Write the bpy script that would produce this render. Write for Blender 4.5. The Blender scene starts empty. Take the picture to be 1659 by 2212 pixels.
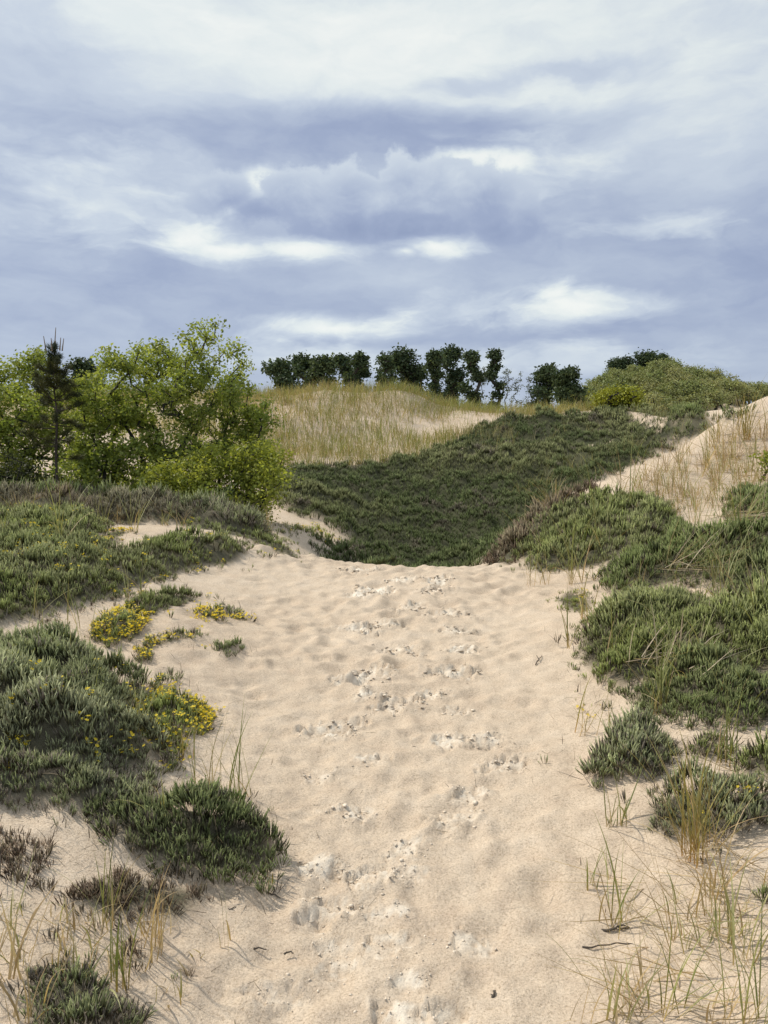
import bpy, math, random
import numpy as np
from mathutils import Vector

# ------------------------------------------------------------------ camera
scene = bpy.context.scene
col = scene.collection
W0, H0, F0 = 1659.0, 2212.0, 1736.0          # photograph measured at 1659 x 2212
HORIZON = 1010.0
CAM_H = 1.6
PITCH = math.atan((H0 / 2 - HORIZON) / F0)
cam_data = bpy.data.cameras.new('camera')
cam_data.sensor_fit = 'VERTICAL'
cam_data.sensor_height = 36.0
cam_data.lens = 36.0 * F0 / H0
cam_data.clip_start = 0.05
cam_data.clip_end = 6000
cam = bpy.data.objects.new('camera', cam_data)
col.objects.link(cam)
cam.location = (0, 0, CAM_H)
cam.rotation_euler = (math.pi / 2 - PITCH, 0, 0)
scene.camera = cam

# ------------------------------------------------------------------ light
SUN_EL, SUN_AZ = math.radians(50), math.radians(-62)     # azimuth from +y, negative = left
scene.view_settings.view_transform = 'Standard'
scene.view_settings.look = 'None'
scene.view_settings.exposure = 0.0
scene.view_settings.gamma = 1.0
scene.view_settings.use_curve_mapping = False
scene.cycles.use_denoising = True
scene.cycles.max_bounces = 6
scene.cycles.transparent_max_bounces = 6
scene.cycles.sample_clamp_indirect = 6
sun_data = bpy.data.lights.new('sun', 'SUN')
sun_data.energy = 3.7
sun_data.angle = math.radians(2.2)
sun_data.color = (1.0, 0.93, 0.82)
sun = bpy.data.objects.new('sun', sun_data)
col.objects.link(sun)
sd = Vector((math.sin(SUN_AZ) * math.cos(SUN_EL), math.cos(SUN_AZ) * math.cos(SUN_EL), math.sin(SUN_EL)))
sun.rotation_euler = (-sd).to_track_quat('-Z', 'Y').to_euler()


def ray(px, py):
    u, v = (px - W0 / 2) / F0, (H0 / 2 - py) / F0
    cp, sp = math.cos(PITCH), math.sin(PITCH)
    return np.array([u, cp + v * sp, -sp + v * cp])


def azel(px, py):
    d = ray(px, py)
    d = d / np.linalg.norm(d)
    return math.atan2(d[0], d[1]), math.asin(d[2])


class Nodes:
    def __init__(self, nt):
        self.nt = nt

    def n(self, t, **kw):
        nd = self.nt.nodes.new(t)
        for k, v in kw.items():
            setattr(nd, k, v)
        return nd

    def put(self, sock, v):
        if isinstance(v, bpy.types.NodeSocket):
            self.nt.links.new(v, sock)
        elif v is not None:
            sock.default_value = v

    def math(self, op, a, b=None, c=None, clamp=False):
        nd = self.n('ShaderNodeMath', operation=op)
        nd.use_clamp = clamp
        self.put(nd.inputs[0], a)
        if b is not None:
            self.put(nd.inputs[1], b)
        if c is not None:
            self.put(nd.inputs[2], c)
        return nd.outputs[0]

    def vec(self, x, y, z=0.0):
        nd = self.n('ShaderNodeCombineXYZ')
        self.put(nd.inputs[0], x); self.put(nd.inputs[1], y); self.put(nd.inputs[2], z)
        return nd.outputs[0]

    def noise(self, vec, scale, detail=4, rough=0.55, dist=0.0):
        nd = self.n('ShaderNodeTexNoise')
        self.put(nd.inputs['Vector'], vec)
        nd.inputs['Scale'].default_value = scale
        nd.inputs['Detail'].default_value = detail
        nd.inputs['Roughness'].default_value = rough
        nd.inputs['Distortion'].default_value = dist
        return nd

    def ramp(self, fac, stops, interp='LINEAR'):
        nd = self.n('ShaderNodeValToRGB')
        cr = nd.color_ramp
        cr.interpolation = interp
        while len(cr.elements) < len(stops):
            cr.elements.new(0.5)
        for e, (p, c) in zip(cr.elements, stops):
            e.position = p
            e.color = (*c, 1)
        self.put(nd.inputs[0], fac)
        return nd.outputs[0]

    def smooth(self, v, a, b):
        nd = self.n('ShaderNodeMapRange', interpolation_type='SMOOTHSTEP')
        self.put(nd.inputs[0], v)
        nd.inputs[1].default_value = a
        nd.inputs[2].default_value = b
        return nd.outputs[0]

    def mix(self, fac, a, b, blend='MIX'):
        nd = self.n('ShaderNodeMix', data_type='RGBA', blend_type=blend)
        self.put(nd.inputs[0], fac)
        self.put(nd.inputs[6], a)
        self.put(nd.inputs[7], b)
        return nd.outputs[2]


def make_world():
    w = bpy.data.worlds.new('World')
    scene.world = w
    w.use_nodes = True
    nt = w.node_tree
    nt.nodes.clear()
    N = Nodes(nt)
    out = N.n('ShaderNodeOutputWorld')
    sky = N.n('ShaderNodeTexSky', sky_type='NISHITA')
    sky.sun_disc = False
    sky.sun_elevation = SUN_EL
    sky.sun_rotation = SUN_AZ
    sky.air_density = 1.0
    sky.dust_density = 1.0
    bg1 = N.n('ShaderNodeBackground')
    nt.links.new(sky.outputs[0], bg1.inputs[0])
    bg1.inputs[1].default_value = 0.11
    tc = N.n('ShaderNodeTexCoord')
    sep = N.n('ShaderNodeSeparateXYZ')
    nt.links.new(tc.outputs['Generated'], sep.inputs[0])
    az = N.math('ARCTAN2', sep.outputs[0], sep.outputs[1])
    el = N.math('ARCSINE', sep.outputs[2])
    # domain warps: broad and wispy, then small and billowing
    st = N.vec(N.math('MULTIPLY', az, 2.2), N.math('MULTIPLY', el, 5.0), 0.3)
    wn = N.noise(st, 2.3, 5, 0.60, 0.3)
    ws = N.n('ShaderNodeSeparateColor')
    nt.links.new(wn.outputs['Color'], ws.inputs[0])
    az2 = N.math('MULTIPLY_ADD', N.math('SUBTRACT', ws.outputs[0], 0.5), 0.13, az)
    el2 = N.math('MULTIPLY_ADD', N.math('SUBTRACT', ws.outputs[1], 0.5), 0.06, el)
    plain_v, soft_v = N.vec(az, el), N.vec(az2, el2)
    az3 = N.math('MULTIPLY_ADD', N.math('SUBTRACT', ws.outputs[0], 0.5), 0.035, az)
    el3 = N.math('MULTIPLY_ADD', N.math('SUBTRACT', ws.outputs[1], 0.5), 0.022, el)
    heap_v = N.vec(az3, el3)
    billow = N.noise(N.vec(az3, N.math('MULTIPLY', el3, 1.25), 2.0), 17.0, 9, 0.58, 0.15).outputs[0]
    wisp = N.noise(N.vec(N.math('MULTIPLY', az2, 2.0), N.math('MULTIPLY', el2, 5.5), 6.0), 6.0, 8, 0.55, 0.12).outputs[0]
    # overcast deck, everywhere in the sky: broad streaks plus ragged detail
    big = N.noise(N.vec(N.math('MULTIPLY', az2, 1.6), N.math('MULTIPLY', el2, 5.5), 4.0), 1.5, 4, 0.56, 0.2).outputs[0]
    B = N.math('ADD', 0.07, N.math('ADD', N.math('MULTIPLY', big, 0.36), N.math('MULTIPLY', wisp, 0.30)))
    hi = N.smooth(el, 0.26, 0.45)
    B = N.math('MULTIPLY_ADD', hi, 0.25, B)

    def dist(v, px, py, hw, hh):
        a0, e0 = azel(px, py)
        sx, sy = F0 / hw, F0 / hh
        ma = N.n('ShaderNodeVectorMath', operation='MULTIPLY_ADD')
        nt.links.new(v, ma.inputs[0])
        ma.inputs[1].default_value = (sx, sy, 0)
        ma.inputs[2].default_value = (-a0 * sx, -e0 * sy, 0)
        ln = N.n('ShaderNodeVectorMath', operation='LENGTH')
        nt.links.new(ma.outputs[0], ln.inputs[0])
        return ln.outputs['Value']

    def fmix(fac, x, y):
        fm = N.n('ShaderNodeMix', data_type='FLOAT')
        N.put(fm.inputs[0], fac); N.put(fm.inputs[2], x); N.put(fm.inputs[3], y)
        return fm.outputs[0]

    def soft_bank(B, px, py, hw, hh, val, op):
        mr = N.n('ShaderNodeMapRange', interpolation_type='SMOOTHSTEP')
        nt.links.new(dist(soft_v, px, py, hw, hh), mr.inputs[0])
        mr.inputs[1].default_value = 1.5
        mr.inputs[2].default_value = 0.1
        mr.inputs[4].default_value = op
        return fmix(mr.outputs[0], B, N.math('MULTIPLY_ADD', N.math('SUBTRACT', wisp, 0.5), 0.45, val))

    def field(ells, noise, amt, v):
        f = None
        for e in ells:
            d = N.math('SUBTRACT', 1.0, dist(v, *e))
            f = d if f is None else N.math('SMOOTH_MAX', f, d, 0.15)
        return N.math('MULTIPLY_ADD', N.math('SUBTRACT', noise, 0.5), amt, f)

    for bk in [(800, 90, 430, 95, .98, .60), (250, 40, 300, 70, .93, .45), (1300, 100, 480, 120, .84, .45), (1450, 260, 330, 110, .74, .6),
               (40, 300, 220, 260, .38, .5), (600, 300, 430, 62, .20, .75), (960, 285, 330, 50, .20, .75), (1120, 165, 240, 22, .46, .6),
               (1180, 195, 170, 20, .82, .45), (1250, 480, 210, 90, .36, .65), (1600, 580, 180, 110, .22, .7), (300, 605, 420, 42, .28, .65),
               (820, 605, 300, 40, .55, .5), (1200, 724, 330, 24, .30, .7), (250, 690, 260, 50, .42, .5)]:
        B = soft_bank(B, *bk)
    # thin bright veils
    V1 = field([(1130, 362, 210, 62), (230, 425, 220, 100), (350, 470, 140, 42), (1420, 488, 150, 30), (1040, 660, 200, 36), (700, 765, 270, 36),
                (1200, 785, 300, 36), (250, 515, 100, 34)], wisp, 1.9, soft_v)
    B = fmix(N.math('MULTIPLY', N.smooth(V1, -.25, .85), .75), B, N.math('MULTIPLY_ADD', wisp, .50, .44))
    # white sunlit streak behind the heap cloud
    V2 = field([(575, 390, 60, 36), (1010, 345, 120, 26), (1090, 355, 90, 30)], billow, 1.6, heap_v)
    B = fmix(N.math('MULTIPLY', N.smooth(V2, -.2, .7), .85), B, .94)
    # grey heap cloud: thin rims glow, thick core is grey, base darker than tops
    HP = field([(490, 420, 90, 46), (560, 450, 90, 40), (640, 425, 100, 66), (760, 415, 85, 58), (872, 405, 85, 62), (960, 405, 90, 64), (1050, 430, 105, 72), (830, 490, 260, 55),
                (1110, 500, 110, 55)], billow, 2.1, heap_v)
    core = N.smooth(HP, .0, .55)
    grad = N.smooth(el, azel(800, 545)[1], azel(800, 350)[1])
    tone = N.math('ADD', N.math('MULTIPLY_ADD', grad, .42, .12), N.math('MULTIPLY', N.math('SUBTRACT', billow, 0.5), .70))
    foot = N.smooth(el, azel(800, 570)[1], azel(800, 490)[1])
    side_fade = N.smooth(N.math('ABSOLUTE', N.math('SUBTRACT', az, azel(780, 450)[0])), .235, .14)
    mask = N.math('MULTIPLY', N.smooth(HP, -.08, .22), N.math('MULTIPLY', foot, N.math('MULTIPLY_ADD', side_fade, .40, .60)))
    B = fmix(mask, B, fmix(core, N.math('MULTIPLY_ADD', grad, .36, .30), tone))
    # low white banks in front
    V3 = field([(415, 520, 90, 38), (500, 543, 120, 26), (650, 542, 130, 25), (940, 535, 105, 22), (1245, 668, 150, 40), (1190, 640, 60, 26),
                (730, 703, 175, 26), (870, 545, 40, 14)], wisp, 2.0, heap_v)
    B = fmix(N.math('MULTIPLY', N.smooth(V3, -.5, 1.1), .88), B, N.math('MULTIPLY_ADD', N.math('SUBTRACT', billow, .5), .5, .95))
    B = N.math('MULTIPLY_ADD', B, 1.18, -.07)
    colr = N.ramp(B, [(0.0, (.27, .33, .50)), (0.25, (.36, .425, .59)), (0.45, (.49, .56, .69)),
                      (0.65, (.62, .69, .78)), (0.84, (.82, .875, .87)), (1.0, (.95, .97, .93))])
    bg2 = N.n('ShaderNodeBackground')
    nt.links.new(colr, bg2.inputs[0])
    bg2.inputs[1].default_value = 1.0
    mx = N.n('ShaderNodeMixShader')
    mx.inputs[0].default_value = 0.9
    nt.links.new(bg1.outputs[0], mx.inputs[1])
    nt.links.new(bg2.outputs[0], mx.inputs[2])
    nt.links.new(mx.outputs[0], out.inputs[0])
    w.cycles.sampling_method = 'MANUAL'
    w.cycles.sample_map_resolution = 512


make_world()

# ------------------------------------------------------------------ numpy helpers
rng = np.random.default_rng(7)


def vnoise(x, y, seed=0):
    """smooth lattice noise in -1..1"""
    xi, yi = np.floor(x).astype(np.int64), np.floor(y).astype(np.int64)
    fx, fy = x - xi, y - yi
    fx, fy = fx * fx * fx * (fx * (fx * 6 - 15) + 10), fy * fy * fy * (fy * (fy * 6 - 15) + 10)

    def h(a, b):
        n = (a * 374761393 + b * 668265263 + seed * 982451653) & 0xFFFFFFFF
        n = ((n ^ (n >> 13)) * 1274126177) & 0xFFFFFFFF
        n = n ^ (n >> 16)
        return (n & 0xFFFF) / 32767.5 - 1.0
    a, b, c, d = h(xi, yi), h(xi + 1, yi), h(xi, yi + 1), h(xi + 1, yi + 1)
    return (a * (1 - fx) + b * fx) * (1 - fy) + (c * (1 - fx) + d * fx) * fy


def fbm(x, y, octs=4, seed=0, gain=0.5):
    s, a, t = 0, 1.0, 0
    for o in range(octs):
        s = s + a * vnoise(x * 2 ** o + 17.3 * o, y * 2 ** o - 9.1 * o, seed + o)
        t += a
        a *= gain
    return s / t


def sstep(a, b, v):
    t = np.clip((v - a) / (b - a), 0, 1)
    return t * t * (3 - 2 * t)


# ------------------------------------------------------------------ terrain shape
RISE = 0.0757                                # the path climbs to its crest


def P(px, py, y):
    d = ray(px, py)
    k = y / d[1]
    return (d[0] * k, y, CAM_H + d[2] * k)


def O(px, py, off):
    d = ray(px, py)
    s = d[2] / d[1]
    return P(px, py, (CAM_H - off) / (RISE - s))


ctrl = []
for px, py in [(830, 2212), (830, 1900), (830, 1650), (830, 1450), (830, 1330), (620, 2150), (1050, 2150), (650, 1700),
               (1000, 1700), (650, 1450), (1050, 1450), (600, 1330), (1100, 1330), (560, 1500), (1150, 1600),
               (550, 2000), (1200, 2000), (830, 2600)]:
    ctrl.append(O(px, py, 0))
ctrl += [P(830, 1227, 8), P(700, 1226, 8), P(960, 1227, 8), P(1060, 1225, 8), P(1112, 1221, 8), P(640, 1216, 8.1)]
# beyond the crest: bowl
ctrl += [(0, 9.6, .28), (-.3, 11, -.15), (.9, 9.6, .22), (.8, 11, -.2), (0, 13, -.1), (1.5, 13, .02), (-.4, 9.6, .35)]
ctrl += [P(830, 1180, 15.3), P(830, 1100, 19.5), P(830, 1000, 25), P(1000, 1100, 19.3), P(1150, 1050, 21),
         P(680, 1080, 18), P(620, 1135, 13.5), P(580, 1125, 12.5), P(690, 1175, 12), P(600, 1180, 10.5), P(720, 1140, 15)]
# grassy ridge
ctrl += [P(600, 856, 33), P(700, 851, 34), P(800, 850, 34), P(860, 843, 34), P(930, 888, 33), P(1040, 898, 32),
         P(1130, 892, 33), P(1250, 893, 33), P(1380, 900, 31), P(1500, 893, 27), P(1580, 884, 25)]
ctrl += [P(850, 930, 29.5), P(700, 948, 28), P(620, 970, 26), P(960, 935, 29.5), P(1100, 935, 28), P(1100, 985, 25),
         P(1300, 930, 28), P(1350, 962, 25), P(1250, 1010, 22.5), P(1450, 920, 24)]
ctrl += [(-8, 42, 2.8), (0, 42, 2.8), (8, 43, 2.6), (16, 43, 2.6), (0, 62, 2.2), (-22, 62, 2.2), (18, 62, 2.6), (34, 60, 3)]
ctrl += [P(150, 935, 22), P(300, 905, 27), P(0, 930, 24), P(100, 870, 32), P(400, 858, 33), P(-300, 880, 30)]
# wooded round hill far right
ctrl += [P(1400, 826, 95), P(1480, 834, 95), P(1300, 858, 92), P(1560, 856, 92), P(1640, 882, 92), P(1230, 903, 92), (70, 95, 4),
         (52, 130, 5), (30, 130, 4), (0, 100, 2), (-60, 100, 2)]
# near dune on the right
ctrl += [P(1230, 1087, 10.3), P(1300, 1055, 10.7), P(1400, 1010, 11.3), P(1500, 953, 12), P(1590, 893, 12.7),
         P(1659, 862, 13.2), P(1780, 835, 13.7)]
ctrl += [(2.6, 12.0, .35), (4, 13.4, .9), (5.5, 14.8, 1.6), (8, 17, 2.0), (5, 18, 1.1), (9.5, 22, 2.4), (3.2, 15, .3)]
ctrl += [P(1130, 1150, 9.4), P(1090, 1216, 8.5), P(1040, 1226, 8.05), P(670, 1224, 8.05), P(760, 1227, 8), P(900, 1227, 8)]
ctrl += [P(1400, 1090, 9.3), P(1550, 1050, 10), P(1659, 1000, 10.6), P(1560, 985, 11.2)]
for px, py, o in [(1659, 1150, .65), (1659, 1300, .4), (1500, 1300, .3), (1400, 1200, .25), (1250, 1210, .1),
                  (1300, 1400, .12), (1659, 1450, .3), (1659, 1600, .22), (1500, 1560, .18), (1400, 1700, .12),
                  (1659, 1750, .18), (1250, 1560, .03), (1659, 2000, .12), (1659, 2212, .1), (1400, 2000, .04),
                  (1400, 2212, .03),
                  (0, 1200, .42), (150, 1250, .35), (0, 1360, .32), (300, 1230, .25), (450, 1228, .12), (200, 1400, .2),
                  (430, 1300, .13), (430, 1390, .12), (350, 1480, .12), (0, 1550, .3), (200, 1600, .22), (0, 1720, .25),
                  (150, 1800, .2), (0, 1900, .2), (300, 1760, .12), (500, 1830, .05), (400, 2000, .05), (0, 2212, .15),
                  (300, 2200, .06)]:
    ctrl.append(O(px, py, o))
ctrl += [P(0, 1120, 9), P(300, 1141, 8.6), P(430, 1143, 8.7), P(540, 1172, 8.5), P(150, 1135, 8.7)]
ctrl += [(-3, 10.5, .88), (-5, 11, .95), (-4, 13, .8), (-2.6, 13, .7), (-5, 16, 1.0), (-8, 14, 1.1), (-7, 19, 1.7),
         (-6, 5, .8), (-8, 9, 1.2), (7, 6, 1.3), (9.5, 10, 2.3), (-4, 1, .4), (4, 1, .4), (0, 0.3, .02), (-15, 25, 2.8),
         (24, 28, 3), (-12, 16, 1.6), (-2, -1.5, 0), (2, -1.5, 0)]
CT = np.array(ctrl)


def warp(x, y):
    yy = np.maximum(y, -1.8) + 3.0
    X = np.clip(x / yy, -1.15, 1.15)
    return X * 1.3, np.log(np.clip(yy, 1.2, 150))


def tps_k(r2):
    return 0.5 * r2 * np.log(r2 + 1e-12)


_cx, _cl = warp(CT[:, 0], CT[:, 1])
_n = len(CT)
_K = tps_k((_cx[:, None] - _cx) ** 2 + (_cl[:, None] - _cl) ** 2) + np.eye(_n) * 2e-4
_Pm = np.stack([np.ones(_n), _cx, _cl], 1)
_A = np.block([[_K, _Pm], [_Pm.T, np.zeros((3, 3))]])
_sol = np.linalg.solve(_A, np.concatenate([CT[:, 2], np.zeros(3)]))


def zbase(x, y):
    x, y = np.broadcast_arrays(np.asarray(x, float), np.asarray(y, float))
    shp = x.shape
    x, y = x.ravel(), y.ravel()
    X, L = warp(x, y)
    out = np.empty(len(x))
    for i in range(0, len(x), 40000):
        s = slice(i, i + 40000)
        k = tps_k((X[s, None] - _cx) ** 2 + (L[s, None] - _cl) ** 2)
        out[s] = k @ _sol[:_n] + _sol[_n] + _sol[_n + 1] * X[s] + _sol[_n + 2] * L[s]
    far = sstep(110, 170, np.hypot(x, y))
    out = out * (1 - far) + 1.5 * far
    # gentle irregular dune relief away from the walked line
    d = np.hypot(x, y)
    a = 0.035 * sstep(0.7, 2.2, np.abs(x)) + 0.10 * sstep(10, 18, d) + 0.12 * sstep(24, 36, d)
    out = out + a * fbm(x * 0.55 + 3.1, y * 0.55, 3, 11)
    return out.reshape(shp)


def hit(px, py):
    """first ground point seen along a picture direction"""
    d = ray(px, py)
    ys = np.geomspace(1.2, 150, 900)
    k = ys / d[1]
    h = CAM_H + d[2] * k - zbase(d[0] * k, ys)
    i = np.argmax(h < 0)
    if h[i] >= 0:
        return None
    if i == 0:
        y = ys[0]
    else:
        t = h[i - 1] / (h[i - 1] - h[i])
        y = ys[i - 1] + t * (ys[i] - ys[i - 1])
    k = y / d[1]
    return np.array([d[0] * k, y, CAM_H + d[2] * k])


# ------------------------------------------------------------------ mesh + material helpers
def build(name, verts, faces, mat, parent=None, attrs=None, cols=None, smooth=False):
    """faces: (n,3) or (n,4) array, or list of such arrays"""
    verts = np.asarray(verts, np.float32)
    if not isinstance(faces, (list, tuple)):
        faces = [faces]
    faces = [np.asarray(f, np.int32) for f in faces if len(f)]
    me = bpy.data.meshes.new(name)
    me.vertices.add(len(verts))
    me.vertices.foreach_set('co', verts.ravel())
    nl = sum(f.size for f in faces)
    npoly = sum(len(f) for f in faces)
    me.loops.add(nl)
    me.loops.foreach_set('vertex_index', np.concatenate([f.ravel() for f in faces]))
    me.polygons.add(npoly)
    tot = np.concatenate([np.full(len(f), f.shape[1], np.int32) for f in faces])
    st = np.concatenate([[0], np.cumsum(tot)[:-1]]).astype(np.int32)
    me.polygons.foreach_set('loop_start', st)
    me.polygons.foreach_set('loop_total', tot)
    if smooth:
        me.polygons.foreach_set('use_smooth', np.ones(npoly, bool))
    me.update(calc_edges=True)
    for k, v in (attrs or {}).items():
        me.attributes.new(k, 'FLOAT', 'POINT').data.foreach_set('value', np.asarray(v, np.float32))
    if cols is not None:
        c = np.ones((len(verts), 4), np.float32)
        c[:, :3] = np.clip(cols, 0, 1)
        me.attributes.new('col', 'FLOAT_COLOR', 'POINT').data.foreach_set('color', c.ravel())
    me.materials.append(mat)
    o = bpy.data.objects.new(name, me)
    col.objects.link(o)
    if parent is not None:
        o.parent = parent
    return o


def tag(o, label=None, cat=None, group=None, kind=None):
    if label:
        o['label'] = label
    if cat:
        o['category'] = cat
    if group:
        o['group'] = group
    if kind:
        o['kind'] = kind
    return o


def empty(name, loc):
    o = bpy.data.objects.new(name, None)
    o.empty_display_size = 0.2
    col.objects.link(o)
    o.location = loc
    return o


def copy_tree(o, parent=None):
    c = o.copy()
    col.objects.link(c)
    c.parent = parent
    for ch in o.children:
        copy_tree(ch, c)
    return c


def plant_mat(name, rough=0.6, transl=0.25, noise_scale=30, spec=0.25):
    m = bpy.data.materials.new(name)
    m.use_nodes = True
    nt = m.node_tree
    nt.nodes.clear()
    N = Nodes(nt)
    out = N.n('ShaderNodeOutputMaterial')
    at = N.n('ShaderNodeAttribute', attribute_name='col')
    tc = N.n('ShaderNodeTexCoord')
    nz = N.noise(tc.outputs['Object'], noise_scale, 3).outputs[0]
    br = N.math('ADD', 0.7, N.math('MULTIPLY', nz, 0.6))
    c = N.mix(1.0, at.outputs['Color'], br, 'MULTIPLY')
    p = N.n('ShaderNodeBsdfPrincipled')
    nt.links.new(c, p.inputs['Base Color'])
    p.inputs['Roughness'].default_value = rough
    p.inputs['Specular IOR Level'].default_value = spec
    if transl > 0:
        t = N.n('ShaderNodeBsdfTranslucent')
        nt.links.new(N.mix(1.0, c, (1.15, 1.1, .55, 1), 'MULTIPLY'), t.inputs[0])
        mx = N.n('ShaderNodeMixShader')
        mx.inputs[0].default_value = transl
        nt.links.new(p.outputs[0], mx.inputs[1])
        nt.links.new(t.outputs[0], mx.inputs[2])
        nt.links.new(mx.outputs[0], out.inputs[0])
    else:
        nt.links.new(p.outputs[0], out.inputs[0])
    return m


def sand_mat():
    m = bpy.data.materials.new('dune_sand')
    m.use_nodes = True
    nt = m.node_tree
    nt.nodes.clear()
    N = Nodes(nt)
    out = N.n('ShaderNodeOutputMaterial')
    tc = N.n('ShaderNodeTexCoord')
    ob = tc.outputs['Object']
    big = N.noise(ob, 0.9, 4).outputs[0]
    mid = N.noise(ob, 9, 5, 0.6).outputs[0]
    gr = N.noise(ob, 130, 3, 0.7).outputs[0]
    gr2 = N.noise(ob, 420, 2, 0.6).outputs[0]
    f = N.math('ADD', N.math('MULTIPLY', big, 0.45), N.math('MULTIPLY', mid, 0.55))
    base = N.ramp(f, [(0.30, (.52, .412, .308)), (0.5, (.605, .495, .375)), (0.70, (.66, .555, .435))])
    g = N.math('ADD', N.math('MULTIPLY', gr, 0.55), N.math('MULTIPLY', gr2, 0.45))
    gs = N.ramp(g, [(0.36, (.50, .47, .43)), (0.46, (.90, .885, .87)), (0.54, (1.03, 1.03, 1.03)), (0.66, (1.26, 1.25, 1.24))])
    base = N.mix(1.0, base, gs, 'MULTIPLY')
    a1 = N.n('ShaderNodeAttribute', attribute_name='fresh')
    base = N.mix(a1.outputs['Fac'], base, (.86, .79, .67, 1))
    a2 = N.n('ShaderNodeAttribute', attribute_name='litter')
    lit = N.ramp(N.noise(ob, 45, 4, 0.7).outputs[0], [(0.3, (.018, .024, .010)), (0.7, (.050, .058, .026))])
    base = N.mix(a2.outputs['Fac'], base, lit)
    p = N.n('ShaderNodeBsdfPrincipled')
    nt.links.new(base, p.inputs['Base Color'])
    p.inputs['Roughness'].default_value = 0.95
    p.inputs['Specular IOR Level'].default_value = 0.1
    b1 = N.n('ShaderNodeBump')
    b1.inputs['Strength'].default_value = 0.8
    b1.inputs['Distance'].default_value = 0.012
    hsum = N.math('ADD', N.math('MULTIPLY', N.noise(ob, 28, 5, 0.65).outputs[0], 1.0), N.math('MULTIPLY', g, 0.55))
    nt.links.new(hsum, b1.inputs['Height'])
    nt.links.new(b1.outputs[0], p.inputs['Normal'])
    nt.links.new(p.outputs[0], out.inputs[0])
    return m


M_SAND = sand_mat()

# ------------------------------------------------------------------ footprints on the walked sand (direction in the picture)
prints = []
for cx, cy in [(610, 180), (690, 290), (610, 312), (820, 235), (1030, 235), (1010, 290), (870, 385), (750, 478), (600, 500),
               (1070, 420), (1150, 510), (830, 615), (1170, 612), (550, 775), (680, 750), (1110, 730), (1010, 850),
               (820, 905), (690, 860), (1140, 945), (450, 1050), (580, 1000), (1090, 1110), (1300, 1110), (660, 1200),
               (1380, 1240), (390, 1300), (1210, 1390), (600, 1490), (1150, 1530)]:
    prints.append((530.9 + .4 * cx, 1161.3 + .4 * cy))
prints += [(880, 1832), (800, 1895), (880, 1890), (710, 1968), (840, 1975), (720, 2043), (840, 2045), (1000, 2040),
           (735, 2090), (880, 2115), (610, 2150), (870, 2192), (960, 2200), (690, 1880)]
PR = []
r2 = np.random.default_rng(21)
for i, (px, py) in enumerate(prints):
    h = hit(px, py)
    if h is None:
        continue
    PR.append((h[0], h[1], r2.uniform(-0.5, 0.5), r2.uniform(.8, 1.3) * (.27 + .125 * min(h[1], 7)), r2.uniform(0.45, 1.0), i))


def detail(x, y):
    """sand relief: soft dents, ripples, trodden prints. returns dz, fresh"""
    d = np.hypot(x, y)
    near = 1 - sstep(9, 16, d)
    dz = 0.006 * fbm(x * 2.2, y * 2.2, 3, 5) * near
    churn = near * (.35 + .65 * np.exp(-(x / (.55 + .09 * d)) ** 4))
    dz += 0.012 * fbm(x * 6.5, y * 7.5, 2, 6) * churn + 0.009 * fbm(x * 15, y * 18, 3, 9) * churn
    fresh = np.zeros_like(x)
    rr = np.random.default_rng(3)
    # soft wind-blurred old dents
    for k in range(1100):
        yy = rr.uniform(1.6, 9.0)
        xx = rr.normal(0.1, 0.62 + .05 * yy)
        r = rr.uniform(.03, .07) * (.8 + .07 * yy)
        dep = rr.uniform(.12, .26) * r * min(1, .45 + .12 * yy)
        s = (np.abs(x - xx) < .5) & (np.abs(y - yy) < .5)
        q = np.hypot((x[s] - xx) / 1.1, (y[s] - yy) / rr.uniform(.9, 1.5)) / r
        dz[s] += -dep * np.exp(-q ** 2 * 1.2) + dep * .45 * np.exp(-(q - 1.5) ** 2 * 3)
    for (xx, yy, rot, sc, fr, i) in PR:
        s = (np.abs(x - xx) < .4) & (np.abs(y - yy) < .4)
        ax, ay = x[s] - xx, y[s] - yy
        c, sn = math.cos(rot), math.sin(rot)
        lx, ly = c * ax + sn * ay, -sn * ax + c * ay
        nz = fbm(ax * 14 + i * 7.7, ay * 18 + i * 3.1, 3, 40)
        nz2 = fbm(ax * 38 + i * 5.7, ay * 46 + i * 1.1, 3, 44, .65)
        q = np.hypot(lx / (.125 * sc), ly / (.085 * sc)) + 1.0 * nz
        m = 1 - sstep(.86, .98, q)
        # crust broken into tilted plates: stepped levels with sharp lips
        lv = (sstep(-.16, -.10, nz) + sstep(.08, .13, nz2) + sstep(.0, .04, fbm(ax * 24 + i * 2.2, ay * 34 + i * 9.1, 2, 47))) / 3
        near_m = 1 - sstep(1.05, 1.6, q)
        rim = np.exp(-((q - 1.12) / .16) ** 2)
        dz[s] += sc ** .9 * min(1, .42 + .13 * yy) * (-.024 * m + m * .024 * lv + m * .008 * nz2 + .012 * rim * (.3 + lv) + .008 * lv * near_m * (1 - m))
        fresh[s] = np.maximum(fresh[s], fr * min(1, .45 + .10 * yy) * np.clip(m * (lv * 1.5 - .25) + .4 * rim * lv, 0, 1))
    return dz, fresh


# ------------------------------------------------------------------ ground sheet
def dens(a, b, n, last=False):
    return np.linspace(a, b, n, endpoint=last)


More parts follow.
